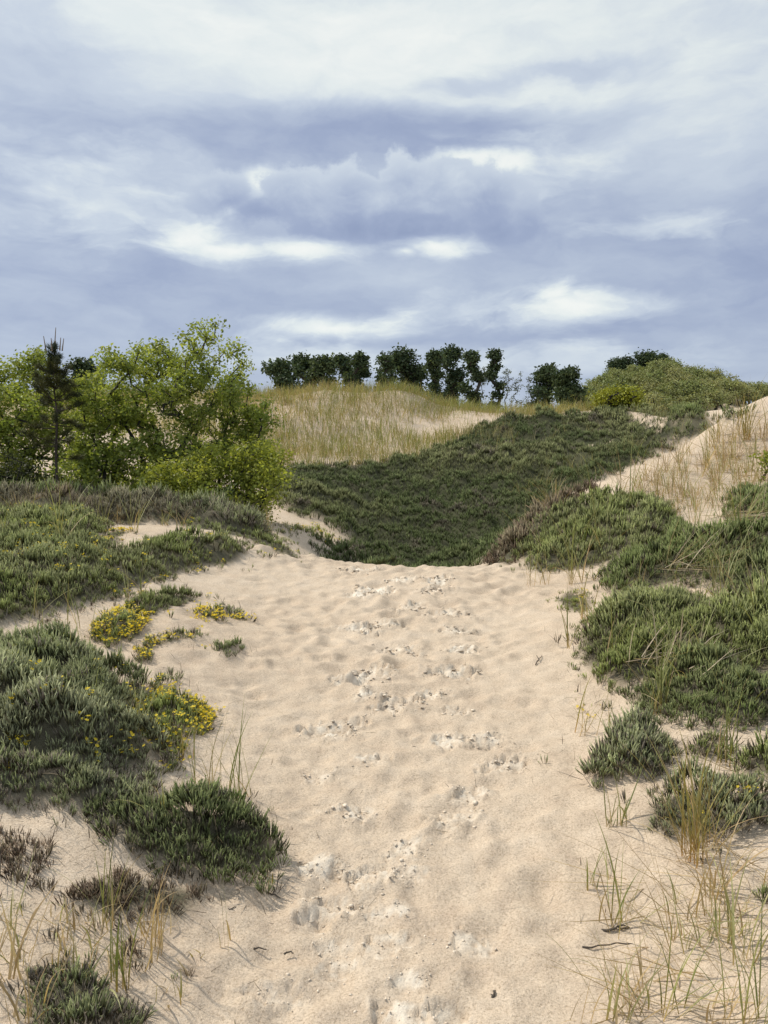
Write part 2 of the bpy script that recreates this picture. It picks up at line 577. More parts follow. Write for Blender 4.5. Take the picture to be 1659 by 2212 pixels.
NX = np.concatenate([-np.geomspace(40, .72, 26)[:-1], dens(-.72, -.26, 56), dens(-.26, -.13, 50), dens(-.13, .13, 190), dens(.13, .24, 44), dens(.24, .72, 60),
                     np.geomspace(.72, 40, 26)])
LL = np.concatenate([dens(math.log(.4), math.log(4.4), 24), dens(math.log(4.4), math.log(12.5), 370),
                     dens(math.log(12.5), math.log(46), 95), dens(math.log(46), math.log(150), 30),
                     dens(math.log(150), math.log(3000), 14, True)])
gy = np.exp(LL) - 3.0
GX = NX[None, :] * np.exp(LL)[:, None]
GY = np.repeat(gy[:, None], len(NX), 1)
gxf, gyf = GX.ravel(), GY.ravel()
gz = zbase(gxf, gyf)
dzz, fresh = detail(gxf, gyf)
gz = gz + dzz
nr, nc = GX.shape
idx = np.arange(nr * nc).reshape(nr, nc)
gfaces = np.stack([idx[:-1, :-1], idx[:-1, 1:], idx[1:, 1:], idx[1:, :-1]], -1).reshape(-1, 4)
# ------------------------------------------------------------------ ground lookups for planting
def ground_z(x, y):
    return zbase(np.asarray(x, float), np.asarray(y, float))


def pip(x, y, poly):
    inside = np.zeros(len(x), bool)
    n = len(poly)
    for i in range(n):
        x1, y1 = poly[i]
        x2, y2 = poly[(i + 1) % n]
        c = ((y1 > y) != (y2 > y)) & (x < (x2 - x1) * (y - y1) / (y2 - y1 + 1e-12) + x1)
        inside ^= c
    return inside


def edge_dist(x, y, poly):
    best = np.full(len(x), 1e9)
    n = len(poly)
    for i in range(n):
        a = np.array(poly[i]); b = np.array(poly[(i + 1) % n])
        d = b - a
        t = np.clip(((x - a[0]) * d[0] + (y - a[1]) * d[1]) / (d @ d + 1e-12), 0, 1)
        best = np.minimum(best, np.hypot(x - a[0] - t * d[0], y - a[1] - t * d[1]))
    return best


def world_poly(pts):
    out = []
    for px, py in pts:
        h = hit(px, py)
        if h is not None:
            out.append((h[0], h[1]))
    return out


def scatter(poly, spacing_near, spacing_far, r, ynear=2.0, yfar=10.0, ragged=0.0):
    """jittered points inside a ground polygon; spacing grows with distance"""
    pa = np.array(poly)
    x0, y0 = pa.min(0); x1, y1 = pa.max(0)
    area = (x1 - x0) * (y1 - y0)
    n = int(area / spacing_near ** 2) + 1
    x = r.uniform(x0, x1, n); y = r.uniform(y0, y1, n)
    t = np.clip((y - ynear) / (yfar - ynear), 0, 1)
    sp = spacing_near + (spacing_far - spacing_near) * t
    keep = r.random(n) < (spacing_near / sp) ** 2
    x, y, sp = x[keep], y[keep], sp[keep]
    if ragged:
        xw = x + ragged * vnoise(x * 3.1, y * 3.1, 71) + ragged * .5 * vnoise(x * 9, y * 9, 72)
        yw = y + ragged * vnoise(x * 3.1 + 50, y * 3.1, 73) + ragged * .5 * vnoise(x * 9 + 50, y * 9, 74)
    else:
        xw, yw = x, y
    k = pip(xw, yw, poly)
    return x[k], y[k], sp[k], edge_dist(xw[k], yw[k], poly)


# ------------------------------------------------------------------ heather shoots
def spindle(p0, p1, r1, twist):
    d = p1 - p0
    L = np.linalg.norm(d)
    d = d / L
    a = np.cross(d, [0.31, 0.95, 0.05]); a /= np.linalg.norm(a)
    b = np.cross(d, a)
    vs = [p0] + [p0 + d * L * .62 + r1 * (a * math.cos(twist + k * 2.094) + b * math.sin(twist + k * 2.094)) for k in range(3)] + [p1]
    fs = [(0, 1, 2), (0, 2, 3), (0, 3, 1), (4, 2, 1), (4, 3, 2), (4, 1, 3)]
    return vs, fs, [0, .62, .62, .62, 1.0]


def make_shoot(r, nb, leaves):
    V, Fc, Hh = [], [], []
    for b in range(nb):
        an = r.uniform(0, 2 * math.pi)
        tilt = r.uniform(.05, .55)
        root = np.array([math.cos(an), math.sin(an), 0]) * r.uniform(0, .22)
        L = r.uniform(.75, 1.1)
        tip = root + L * np.array([math.cos(an) * math.sin(tilt), math.sin(an) * math.sin(tilt), math.cos(tilt)])
        vs, fs, hs = spindle(root, tip, r.uniform(.032, .055), r.uniform(0, 6))
        o = len(V)
        V += vs; Hh += hs; Fc += [tuple(i + o for i in f) for f in fs]
        for l in range(leaves):
            t = r.uniform(.3, 1.0)
            p = root + (tip - root) * t
            la = r.uniform(0, 2 * math.pi)
            out = np.array([math.cos(la), math.sin(la), .9])
            side = np.array([-math.sin(la), math.cos(la), 0]) * .04
            o = len(V)
            V += [p - side, p + side, p + out * r.uniform(.10, .16)]
            Hh += [t, t, min(1, t + .15)]
            Fc.append((o, o + 1, o + 2))
    return np.array(V), np.array(Fc), np.array(Hh)


def rotmat(yaw, tilt, tdir):
    """batch of rotations: yaw about z then tilt toward azimuth tdir"""
    c, s = np.cos(yaw), np.sin(yaw)
    Rz = np.zeros((len(yaw), 3, 3)); Rz[:, 0, 0] = c; Rz[:, 0, 1] = -s; Rz[:, 1, 0] = s; Rz[:, 1, 1] = c; Rz[:, 2, 2] = 1
    ax = np.stack([-np.sin(tdir), np.cos(tdir), np.zeros_like(tdir)], 1)
    ct, st = np.cos(tilt), np.sin(tilt)
    K = np.zeros((len(yaw), 3, 3))
    K[:, 0, 1] = -ax[:, 2]; K[:, 0, 2] = ax[:, 1]; K[:, 1, 0] = ax[:, 2]
    K[:, 1, 2] = -ax[:, 0]; K[:, 2, 0] = -ax[:, 1]; K[:, 2, 1] = ax[:, 0]
    R = np.eye(3)[None] + st[:, None, None] * K + (1 - ct)[:, None, None] * (K @ K)
    return R @ Rz


def stamp(protos, pos, size, yaw, tilt, tdir, r, colfun):
    """place many copies of small prototypes into one mesh; colfun(ids, h)->rgb"""
    Vs, Fs, Cs = [], [], []
    base = 0
    which = r.integers(0, len(protos), len(pos))
    R = rotmat(yaw, tilt, tdir)
    for k, (V, Fc, Hh) in enumerate(protos):
        ids = np.nonzero(which == k)[0]
        if not len(ids):
            continue
        v = np.einsum('nij,mj->nmi', R[ids], V) * size[ids][:, None, None] + pos[ids][:, None, :]
        f = Fc[None] + (np.arange(len(ids)) * len(V))[:, None, None] + base
        base += len(ids) * len(V)
        Vs.append(v.reshape(-1, 3)); Fs.append(f.reshape(-1, 3))
        Cs.append(colfun(ids, Hh).reshape(-1, 3))
    return np.concatenate(Vs), np.concatenate(Fs), np.concatenate(Cs)


rs = np.random.default_rng(5)
SHOOT_NEAR = [make_shoot(rs, 7, 1) for _ in range(7)]
SHOOT_MID = [make_shoot(rs, 5, 1) for _ in range(6)]
SHOOT_FAR = [make_shoot(rs, 4, 0) for _ in range(6)]
M_HEATHER = plant_mat('heather_foliage', .7, .18, 14, .2)
M_FLOWER = plant_mat('heather_flower', .6, .3, 20, .2)
M_TWIG = plant_mat('dry_twig', .85, 0, 25, .15)
M_GRASS = plant_mat('beach_grass_blade', .55, .3, 9, .3)
M_LEAF = plant_mat('broad_leaf', .5, .5, 3, .3)
M_FARLEAF = plant_mat('far_tree_leaf', .6, .2, .7, .2)
M_BARK = plant_mat('bark', .9, 0, 12, .15)
M_NEEDLE = plant_mat('pine_needle', .55, .15, 6, .25)

PAL = {                      # woody base, young green, grey green
    'green': ((.105, .088, .060), (.215, .250, .075), (.245, .260, .115)),
    'dark': ((.090, .078, .055), (.150, .190, .058), (.190, .215, .090)),
    'grey': ((.115, .098, .075), (.215, .240, .105), (.280, .290, .165)),
    'brown': ((.125, .090, .062), (.195, .155, .095), (.235, .20, .125)),
    'lime': ((.115, .098, .058), (.275, .310, .080), (.295, .315, .120)),
    'brush': ((.120, .100, .078), (.200, .185, .110), (.260, .240, .155)),
}
heather_polys = []


def heather(label, pts, pal='green', height=.12, dome=.07, density=1.0, flowers=0.0, flower_edge=True, twigs=.12,
            seed=1, world=None, ragged=.09, lean=.35):
    r = np.random.default_rng(seed)
    poly = world or world_poly(pts)
    heather_polys.append((poly, dome, seed))
    pa = np.array(poly)
    cx, cy = pa.mean(0)
    base = np.array([cx, cy, float(ground_z(cx, cy))])
    sp0 = .0185 / math.sqrt(density)
    x, y, sp, ed = scatter(poly, sp0, sp0 * 2.9, r, 2.2, 9.5, ragged)
    # runners creeping out over the sand
    m = int(len(x) * .07)
    if m:
        e0 = r.integers(0, len(pa), m)
        t = r.random((m, 1))
        q = pa[e0] + (pa[(e0 + 1) % len(pa)] - pa[e0]) * t + r.normal(0, 1, (m, 2)) * np.minimum(.05 + .006 * pa[e0, 1:2], .12)
        k = fbm(q[:, 0] * 5, q[:, 1] * 5, 2, seed + 3) > -.05
        x = np.concatenate([x, q[k, 0]]); y = np.concatenate([y, q[k, 1]]); ed = np.concatenate([ed, np.full(k.sum(), .01)])
    tus = fbm(x * 7.5, y * 7.5, 2, seed + 33)
    k = (tus > -.30) | (r.random(len(x)) < .8)
    x, y, ed, tus = x[k], y[k], ed[k], tus[k]
    n = len(x)
    root = empty('beach_heather', base)
    tag(root, label, 'shrub', 'beach heather growing on the dune')
    lump = fbm(x * 3.2, y * 3.2, 3, seed + 90)
    patch = fbm(x * 1.6 + seed, y * 1.6, 3, 55)
    inner = np.clip(ed / .22, 0, 1)
    zg = ground_z(x, y)
    up = 1.42 * dome * inner ** .7 * (1 + .7 * lump) + .045 * tus * inner * (dome > .015)
    d = np.hypot(x, y)
    big = .68 * np.clip(.80 + .075 * d, 1, 1.6)
    size = height * big * (.55 + .45 * inner) * r.uniform(.7, 1.15, n) * (1 + .25 * lump + .30 * tus)
    pos = np.stack([x, y, zg + np.maximum(up, 0) - .012], 1) - base
    gx = x - cx; gyy = y - cy
    tdir = np.where(r.random(n) < .55, np.arctan2(gyy, gx), r.uniform(-3.14, 3.14, n)) + r.normal(0, .5, n)
    tilt = np.abs(r.normal(.1, lean * .5, n)) + .35 * lean * (1 - inner)
    wood, g1, g2 = [np.array(c) for c in PAL[pal]]
    mixv = np.clip(.5 + .9 * patch + r.normal(0, .25, n), 0, 1)
    bright = np.clip(1.05 + .32 * lump + r.normal(0, .26, n), .4, 1.9)
    dead = r.random(n) < twigs * (1.3 - inner)
    lowdead = .30 if pal != 'brown' else .5

    def cf(ids, Hh):
        tip = g1[None] * (1 - mixv[ids, None]) + g2[None] * mixv[ids, None]
        tip = np.where(dead[ids, None], wood[None] * 1.5, tip) * bright[ids, None]
        t = sstep(lowdead * .3, lowdead + .35, Hh)[None, :, None]
        c = wood[None, None] * (1 - t) + tip[:, None] * t
        return c * (1 + .22 * (Hh[None, :, None] > .9))
    ymean = d.mean()
    protos = SHOOT_NEAR if ymean < 5.2 else SHOOT_MID
    V, Fc, C = stamp(protos, pos, size, r.uniform(0, 6.28, n), tilt, tdir, r, cf)
    tag(build('foliage', V, Fc, M_HEATHER, root, cols=C), kind='stuff')
    if flowers > 0:
        fp = r.random(n) < flowers * np.clip((1.15 - inner) if flower_edge else 1, .1, 1) * np.clip(.5 + 1.6 * fbm(x * 2.5, y * 2.5, 2, seed + 7), 0, 1.5)
        ids = np.nonzero(fp)[0]
        ids = np.repeat(ids, 5)
        m = len(ids)
        if m:
            # tiny five-lobed yellow blossoms near the shoot tips
            fv = [[0, 0, -.15]]
            ff = []
            for k in range(5):
                a = 2 * math.pi * k / 5
                fv += [[math.cos(a - .45) * .8, math.sin(a - .45) * .8, .1], [math.cos(a + .1), math.sin(a + .1), .18],
                       [math.cos(a + .5) * .75, math.sin(a + .5) * .75, .1]]
                o = 1 + 3 * k
                ff += [(0, o, o + 1), (0, o + 1, o + 2)]
            pr = [(np.array(fv), np.array(ff), np.zeros(len(fv)))]
            p2 = pos[ids] + np.stack([r.normal(0, .018, m), r.normal(0, .018, m), size[ids] * r.uniform(.55, 1.08, m)], 1)
            br = r.uniform(.75, 1.1, m)

            def cf2(i2, Hh):
                return np.repeat((np.array([.90, .70, .05])[None] * br[i2, None])[:, None], len(Hh), 1)
            V, Fc, C = stamp(pr, p2, r.uniform(.006, .0105, m) * np.clip(.75 + .06 * d[ids], .9, 1.3), r.uniform(0, 6.28, m),
                             r.uniform(0, 1.0, m), r.uniform(0, 6.28, m), r, cf2)
            tag(build('flowers', V, Fc, M_FLOWER, root, cols=C), kind='stuff')
    # bare woody stems creeping out of the edge
    e = np.nonzero((ed < .10) & (r.random(n) < .16))[0]
    if len(e):
        blades_obj('dead_stems', root, np.stack([x[e], y[e], zg[e] + .004], 1), r, height=.075, hvar=.5, lean=.9, curve=.4, width=.0025,
                   pal=((.10, .075, .06), (.16, .13, .11), (.20, .17, .14)), per=2, mat=M_TWIG, base=base, segs=3)
    return root


# ------------------------------------------------------------------ grass
def blades_mesh(pts, r, height, hvar, lean, curve, width, pal, per, segs=6, spread=.02, droop=.35, az0=None, azs=9.0, lift=0):
    n = len(pts) * per
    p = np.repeat(pts, per, 0) + np.concatenate([r.normal(0, spread, (n, 2)), np.zeros((n, 1))], 1)
    az = r.uniform(0, 2 * math.pi, n) if az0 is None else az0 + r.normal(0, azs, n)
    h = height * np.clip(1 + hvar * r.normal(0, .55, n), .3, 1.7)
    ln = np.abs(r.normal(lean * .55, lean * .5, n))
    cv = np.abs(r.normal(curve * .6, curve * .6, n))
    side = r.normal(0, .10, n)
    t = np.linspace(0, 1, segs + 1)
    # direction angle from vertical grows along the blade
    ang = ln[:, None] + cv[:, None] * t[None] ** 1.6 * (1 + droop)
    ang = np.minimum(ang, 2.3)
    ds = (h / segs)[:, None]
    hx = np.concatenate([np.zeros((n, 1)), np.cumsum(np.sin(ang[:, :-1]) * ds, 1)], 1)
    hz = np.concatenate([np.zeros((n, 1)), np.cumsum(np.cos(ang[:, :-1]) * ds, 1)], 1)
    dx, dy = np.cos(az), np.sin(az)
    sx = side[:, None] * h[:, None] * t[None] ** 2
    X = p[:, 0, None] + hx * dx[:, None] - sx * dy[:, None]
    Y = p[:, 1, None] + hx * dy[:, None] + sx * dx[:, None]
    Z = p[:, 2, None] + hz + lift
    Z = np.maximum(Z, p[:, 2, None] + .004)
    # ribbon turned at random about its own run
    tw = r.uniform(0, math.pi, n)
    wx, wy, wz = -dy * np.cos(tw), dx * np.cos(tw), np.sin(tw) * .6
    wd = width * r.uniform(.7, 1.25, n)[:, None] * np.clip(1.0 - t[None] ** 2.2, .06, 1) * np.clip(.6 + 1.5 * t[None], 0, 1)
    wxx = wx[:, None] * wd; wyy = wy[:, None] * wd; wzz = wz[:, None] * wd
    A = np.stack([X - wxx, Y - wyy, Z - wzz], -1); B = np.stack([X + wxx, Y + wyy, Z + wzz], -1)
    V = np.stack([A, B], 2).reshape(-1, 3)                 # n, segs+1, 2
    s = np.arange(segs)
    q = np.stack([2 * s, 2 * s + 1, 2 * s + 3, 2 * s + 2], 1)
    Fc = (q[None] + (np.arange(n) * 2 * (segs + 1))[:, None, None]).reshape(-1, 4)
    c0, c1, c2 = [np.array(c) for c in pal]
    mx = r.random(n)[:, None, None]
    tt = t[None, :, None]
    body = c1 * (1 - mx) + c2 * mx
    C = c0 * (1 - sstep(.02, .28, tt)) + body * sstep(.02, .28, tt)
    C = C * r.uniform(.7, 1.25, n)[:, None, None]
    C = np.repeat(C[:, :, None, :], 2, 2).reshape(-1, 3)
    return V, Fc, C


def blades_obj(name, root, pts, r, mat=None, base=None, **kw):
    V, Fc, C = blades_mesh(np.asarray(pts), r, **kw)
    if base is not None:
        V = V - base
    return tag(build(name, V, Fc, mat or M_GRASS, root, cols=C), kind='stuff')


GP_GREEN = ((.42, .30, .12), (.165, .20, .060), (.30, .30, .115))
GP_PALE = ((.42, .32, .15), (.30, .31, .13), (.40, .38, .20))
GP_STRAW = ((.44, .33, .18), (.50, .40, .24), (.42, .30, .16))
GP_ORANGE = ((.48, .28, .10), (.27, .25, .085), (.38, .30, .12))


def tuft(label, px, py, hpx, n=12, pal=GP_GREEN, lean=.35, curve=.6, seed=0, group='beach grass tufts', az=None, dead=.35, spread=.025, w=.0032):
    h = hit(px, py)
    r = np.random.default_rng(seed + int(px * 7 + py))
    z = float(ground_z(h[0], h[1]))
    hm = hpx / F0 * math.hypot(h[0], h[1]) * 1.08
    root = empty('grass_tuft', (h[0], h[1], z))
    tag(root, label, 'grass tuft', group, 'thing')
    wd = w * max(1.0, .72 + .085 * h[1])
    blades_obj('blades', root, [(0, 0, -.01)], r, height=hm, hvar=.45, lean=lean, curve=curve, width=wd, pal=pal, per=n,
               spread=spread, az0=az, azs=1.1, segs=7)
    nd = int(n * dead)
    if nd:
        blades_obj('dead_blades', root, [(0, 0, -.005)], r, height=hm * .75, hvar=.5, lean=.9, curve=.9, width=wd * .85, pal=GP_STRAW,
                   per=nd, spread=spread * 1.2, segs=6)
    return root


# ------------------------------------------------------------------ trees
def skeleton_tree(name, label, base, lobes, n_clu, n_leaf, leaf, cols, r_tip, seed, group=None, crad=.2, bark=(.075, .065, .058),
                  stems=1, spread=.1, lean=(0, 0), leafmat=None, step=.3, cat='tree', droop=.3, bend=.12, wob=.10):
    r = np.random.default_rng(seed)
    lob = [(np.array(c, float) - base, np.array(s, float)) for c, s in lobes]
    vol = np.array([np.prod(s) for c, s in lob]) ** .75
    pick = r.choice(len(lob), n_clu, p=vol / vol.sum())
    u = r.normal(size=(n_clu, 3)); u /= np.linalg.norm(u, axis=1)[:, None]
    rad = r.uniform(.15, 1.0, n_clu) ** .45
    tg = np.stack([lob[k][0] for k in pick]) + u * rad[:, None] * np.stack([lob[k][1] for k in pick])
    tg = tg[tg[:, 2] > .05]
    nodes, par = [], []
    for s in range(stems):
        a = r.uniform(0, 6.28)
        p = np.array([math.cos(a), math.sin(a), 0]) * spread * .3 * (stems > 1) + [0, 0, -.08]
        nodes.append(p); par.append(-1)
    top = max(c[2] for c, _ in lob) * .45
    for s in range(stems):
        cur = s
        nst = max(2, int(top / step))
        dr = np.array([lean[0] + r.normal(0, 2.2 * wob), lean[1] + r.normal(0, 2.2 * wob), 1.0])
        for k in range(nst):
            dr = dr + np.append(r.normal(0, wob, 2), 0)
            d = dr / np.linalg.norm(dr)
            nodes.append(nodes[cur] + d * top / nst); par.append(cur); cur = len(nodes) - 1
    order = np.argsort(np.linalg.norm(tg, axis=1))
    tips = []
    for i in order:
        p = tg[i]
        na = np.array(nodes)
        dv = p - na
        d = np.linalg.norm(dv, axis=1)
        cost = d * (1 + 1.1 * np.clip(-dv[:, 2] / (d + 1e-6) + .15, 0, 1)) + .10 * np.linalg.norm(na, axis=1)
        j = int(np.argmin(cost))
        L = d[j]
        k = max(1, int(L / step))
        s0 = na[j]
        cur = j
        bow = np.array([0, 0, -bend * L]) + r.normal(0, .05 * L, 3)
        for q in range(1, k + 1):
            t = q / k
            nodes.append(s0 + (p - s0) * t + bow * math.sin(math.pi * t) + r.normal(0, .015, 3) * (q < k)); par.append(cur)
            cur = len(nodes) - 1
        tips.append(cur)
    na = np.array(nodes); par = np.array(par)
    wgt = np.zeros(len(na))
    wgt[tips] += r_tip ** 2.4
    for i in range(len(na) - 1, -1, -1):
        if wgt[i] == 0:
            wgt[i] = (r_tip * .7) ** 2.4
        if par[i] >= 0:
            wgt[par[i]] += wgt[i]
    R = wgt ** (1 / 2.4)
    e = np.nonzero(par >= 0)[0]
    a, b = na[par[e]], na[e]
    ra, rb = np.minimum(R[par[e]], R[e] * 1.35), R[e]
    d = b - a; d /= np.linalg.norm(d, axis=1)[:, None] + 1e-9
    s1 = np.cross(d, np.array([.37, .91, .17])); s1 /= np.linalg.norm(s1, axis=1)[:, None]
    s2 = np.cross(d, s1)
    S = 5
    an = np.arange(S) * 2 * math.pi / S
    ring = s1[:, None] * np.cos(an)[None, :, None] + s2[:, None] * np.sin(an)[None, :, None]
    VA = a[:, None] + ring * ra[:, None, None]; VB = (b + d * rb[:, None] * .4)[:, None] + ring * rb[:, None, None]
    V = np.concatenate([VA, VB], 1).reshape(-1, 3)
    k = np.arange(S); k2 = (k + 1) % S
    q = np.stack([k, k2, k2 + S, k + S], 1)
    Fc = (q[None] + (np.arange(len(e)) * 2 * S)[:, None, None]).reshape(-1, 4)
    root = empty(name, base)
    tag(root, label, cat, group)
    C = np.repeat((np.array(bark)[None] * r.uniform(.8, 1.25, len(e))[:, None])[:, None], 2 * S, 1).reshape(-1, 3)
    build('trunk', V, Fc, M_BARK, root, cols=C, smooth=True)
    # leaves
    tipp = na[tips]
    cl = np.repeat(np.arange(len(tipp)), n_leaf)
    m = len(cl)
    ctr = tipp[cl] + r.normal(0, crad * .62, (m, 3)) * np.array([1, 1, .8])
    az = r.uniform(0, 6.28, m)
    pit = r.normal(-droop, .55, m)
    dirv = np.stack([np.cos(az) * np.cos(pit), np.sin(az) * np.cos(pit), np.sin(pit)], 1)
    sd_ = np.cross(dirv, r.normal(size=(m, 3))); sd_ /= np.linalg.norm(sd_, axis=1)[:, None] + 1e-9
    nrm = np.cross(dirv, sd_)
    ls = leaf * r.uniform(.6, 1.3, m)[:, None]
    v0 = ctr; v1 = ctr + dirv * ls * .45 + sd_ * ls * .30 + nrm * ls * .08
    v2 = ctr + dirv * ls; v3 = ctr + dirv * ls * .45 - sd_ * ls * .30 + nrm * ls * .08
    V = np.stack([v0, v1, v2, v3], 1).reshape(-1, 3)
    Fc = np.arange(4 * m).reshape(-1, 4)
    ca, cb = np.array(cols[0]), np.array(cols[1])
    mv = np.clip(r.random(len(tipp))[cl] * .7 + r.random(m) * .3, 0, 1)[:, None]
    C = (ca * (1 - mv) + cb * mv) * r.uniform(.75, 1.25, m)[:, None] * r.uniform(.8, 1.2, len(tipp))[cl][:, None]
    tag(build('crown', V, Fc, leafmat or M_LEAF, root, cols=np.repeat(C, 4, 0)), kind='stuff')
    return root


def lobes_px(depth, items, thick=.9, jitter=.5, seed=0):
    """crown lobes given by direction and apparent radius, at the tree's own distance"""
    r = np.random.default_rng(seed)
    out = []
    for it in items:
        px, py, rx, ry = it
        y = depth + r.uniform(-jitter, jitter)
        c = np.array(P(px, py, y))
        out.append((c, (rx / F0 * y, rx / F0 * y * thick, ry / F0 * y)))
    return out


def tree_base(px, y):
    x = (px - W0 / 2) / F0 * y
    return np.array([x, y, float(ground_z(x, y))])
# ================================================================== the planting
# ---- low evergreen mat filling the bowl behind the crest (one uncountable mass)
bowl = world_poly([(600, 1014), (690, 1010), (800, 1004), (890, 992), (950, 970), (995, 940), (1040, 914), (1130, 901), (1250, 899),
                   (1330, 893), (1420, 905), (1480, 915), (1500, 935), (1450, 965), (1390, 1000), (1300, 1040), (1232, 1070)])
bowl += [(2.75, 10.9), (2.1, 10.2), (1.5, 9.4), (1.15, 8.7), (.9, 8.9), (-.3, 9.4), (-.75, 9.9)]
bowl += world_poly([(690, 1205), (682, 1190), (740, 1176), (725, 1150), (690, 1130), (620, 1112), (590, 1090), (560, 1060)])
rb_ = np.random.default_rng(31)
x, y, sp, ed = scatter(bowl, .052, .105, rb_, 9, 30, .25)
gap = fbm(x * .9 + 5, y * .55, 3, 61)
k = ~((gap > .42 - .30 * sstep(3, 7, x)) & (x > 2.5) & (rb_.random(len(x)) < .85))
x, y, sp, ed = x[k], y[k], sp[k], ed[k]
n = len(x)
lump = fbm(x * 2.4, y * 1.6, 3, 62); lump2 = fbm(x * .35, y * .25, 2, 63)
zg = ground_z(x, y)
d = np.hypot(x, y)
inner = np.clip(ed / .6, 0, 1)
up = inner * (.12 + .30 * np.maximum(lump, -.3) + .16 * lump2)
size = .125 * np.clip(.60 + .032 * d, .9, 1.6) * rb_.uniform(.7, 1.2, n) * (1 + .4 * lump + .25 * lump2)
mixv = np.clip(.45 + 1.3 * lump2 + rb_.normal(0, .25, n), 0, 1)
bright = np.clip(1 + .15 * lump + .35 * lump2 + rb_.normal(0, .28, n), .35, 1.9)
deadp = fbm(x * 1.7 + 9, y * 1.1, 3, 64) > .48
g1, g2, wd_ = np.array((.110, .145, .050)), np.array((.185, .195, .085)), np.array((.070, .075, .040))


def cf_bowl(ids, Hh):
    tip = (g1[None] * (1 - mixv[ids, None]) + g2[None] * mixv[ids, None])
    tip = np.where(deadp[ids, None], np.array((.16, .14, .10))[None], tip) * bright[ids, None]
    t = sstep(.0, .5, Hh)[None, :, None]
    return (wd_[None, None] * (1 - t) + tip[:, None] * t) * (1 + .3 * (Hh[None, :, None] > .9))


V, Fc, C = stamp(SHOOT_FAR, np.stack([x, y, zg + np.maximum(up, 0) - .02], 1), size, rb_.uniform(0, 6.28, n),
                 np.abs(rb_.normal(0, .3, n)), rb_.uniform(0, 6.28, n), rb_, cf_bowl)
o = build('heather_ground_cover', V, Fc, M_HEATHER, cols=C)
tag(o, 'dark green low heather mat filling the bowl beyond the sandy crest', None, None, 'stuff')

# ---- far heather along the dune top right of the bowl
def far_heather(label, pts, seed, pal='dark', hgt=.22):
    return heather(label, pts, pal, hgt, .12, .10, seed=seed, ragged=.2, twigs=.05)


far_heather('dark heather strip below the pale sand streak on the far right dune top',
            [(1440, 905), (1480, 893), (1590, 895), (1600, 905), (1560, 920), (1500, 945), (1455, 965), (1460, 930)], 301)

# ---- left side, far to near
heather('broad green heather mat covering the upper left dune shoulder', [(-160, 1130), (-60, 1118), (60, 1112), (180, 1118), (245, 1140),
        (215, 1175), (235, 1200), (330, 1172), (420, 1160), (470, 1158), (520, 1175), (543, 1198), (512, 1222), (440, 1225), (390, 1245),
        (310, 1272), (260, 1290), (180, 1310), (100, 1332), (0, 1362), (-160, 1390)], 'green', .11, .06, 1.0, .05, False, .12, 11)
heather('thin heather strip behind the bare sand patch on the left dune top', [(385, 1140), (430, 1132), (500, 1140), (560, 1158), (640, 1200),
        (650, 1216), (600, 1195), (540, 1168), (470, 1150)], 'green', .09, .03, .8, .1, True, .2, 12)
heather('yellow flowering heather fringe along the left edge of the upper sand patch', [(195, 1180), (225, 1150), (255, 1140), (285, 1150), (260, 1160),
        (270, 1172), (225, 1190), (160, 1225), (150, 1215)], 'lime', .07, .02, .7, .8, False, .1, 13, ragged=.04)
heather('grey heather fringe with dry stems where the upper mat meets the sand', [(60, 1350), (140, 1325), (215, 1300), (290, 1278), (310, 1290),
        (240, 1305), (190, 1330), (130, 1360), (110, 1400), (95, 1400)], 'brown', .08, .01, .28, 0, True, .5, 14, lean=.3)
heather('flowering heather clump with a bright yellow crest beside the sand path', [(205, 1350), (260, 1320), (300, 1292), (370, 1283), (432, 1288),
        (418, 1306), (370, 1318), (335, 1338), (305, 1380), (240, 1405), (205, 1385)], 'green', .12, .05, 1.4, 1.0, True, .1, 15, ragged=.035)
heather('small yellow-flecked heather sprig trailing right onto the path', [(418, 1325), (440, 1318), (470, 1315), (490, 1302), (525, 1325), (552, 1342),
        (500, 1338), (475, 1342), (425, 1342)], 'green', .10, .02, 1.0, .7, True, .2, 16, lean=.6, ragged=.03)
heather('curved heather band arching over a low sand hummock', [(285, 1430), (298, 1400), (350, 1375), (425, 1368), (440, 1384), (385, 1388), (335, 1404),
        (318, 1436)], 'green', .11, .03, 1.2, .3, True, .15, 17, ragged=.03)
heather('compact dark heather sprig standing alone on the path edge', [(448, 1388), (470, 1394), (524, 1392), (520, 1418), (480, 1424), (452, 1404)],
        'dark', .085, .03, .9, 0, True, .1, 18, ragged=.03)
heather('large grey-green heather mat on the left bank at middle height', [(-120, 1392), (0, 1392), (80, 1405), (110, 1448), (178, 1452), (240, 1478),
        (300, 1490), (368, 1468), (388, 1474), (365, 1498), (315, 1515), (320, 1560), (350, 1640), (340, 1670), (250, 1690), (120, 1680), (0, 1690), (-120, 1690)], 'grey', .11, .10, 1.0, .08,
        True, .1, 19)
heather('heather tongue with a row of yellow flowers pointing at the path', [(280, 1515), (340, 1500), (420, 1504), (472, 1532), (468, 1558), (405, 1595),
        (375, 1650), (310, 1660), (275, 1590)], 'green', .10, .04, 1.0, .55, True, .12, 20)
heather('soft grey heather band above the lower left sand pocket', [(-100, 1680), (0, 1680), (120, 1670), (250, 1680), (345, 1670), (320, 1700), (330, 1735), (260, 1790), (180, 1765),
        (60, 1755), (-100, 1765)], 'grey', .11, .08, 1.0, 0, True, .3, 21)
heather('dark green heather clump jutting furthest onto the path on the left', [(180, 1770), (250, 1725), (330, 1722), (440, 1765), (490, 1750), (560, 1780),
        (622, 1850), (612, 1888), (520, 1912), (440, 1912), (340, 1890), (250, 1860)], 'dark', .13, .12, 1.1, 0, True, .25, 22)
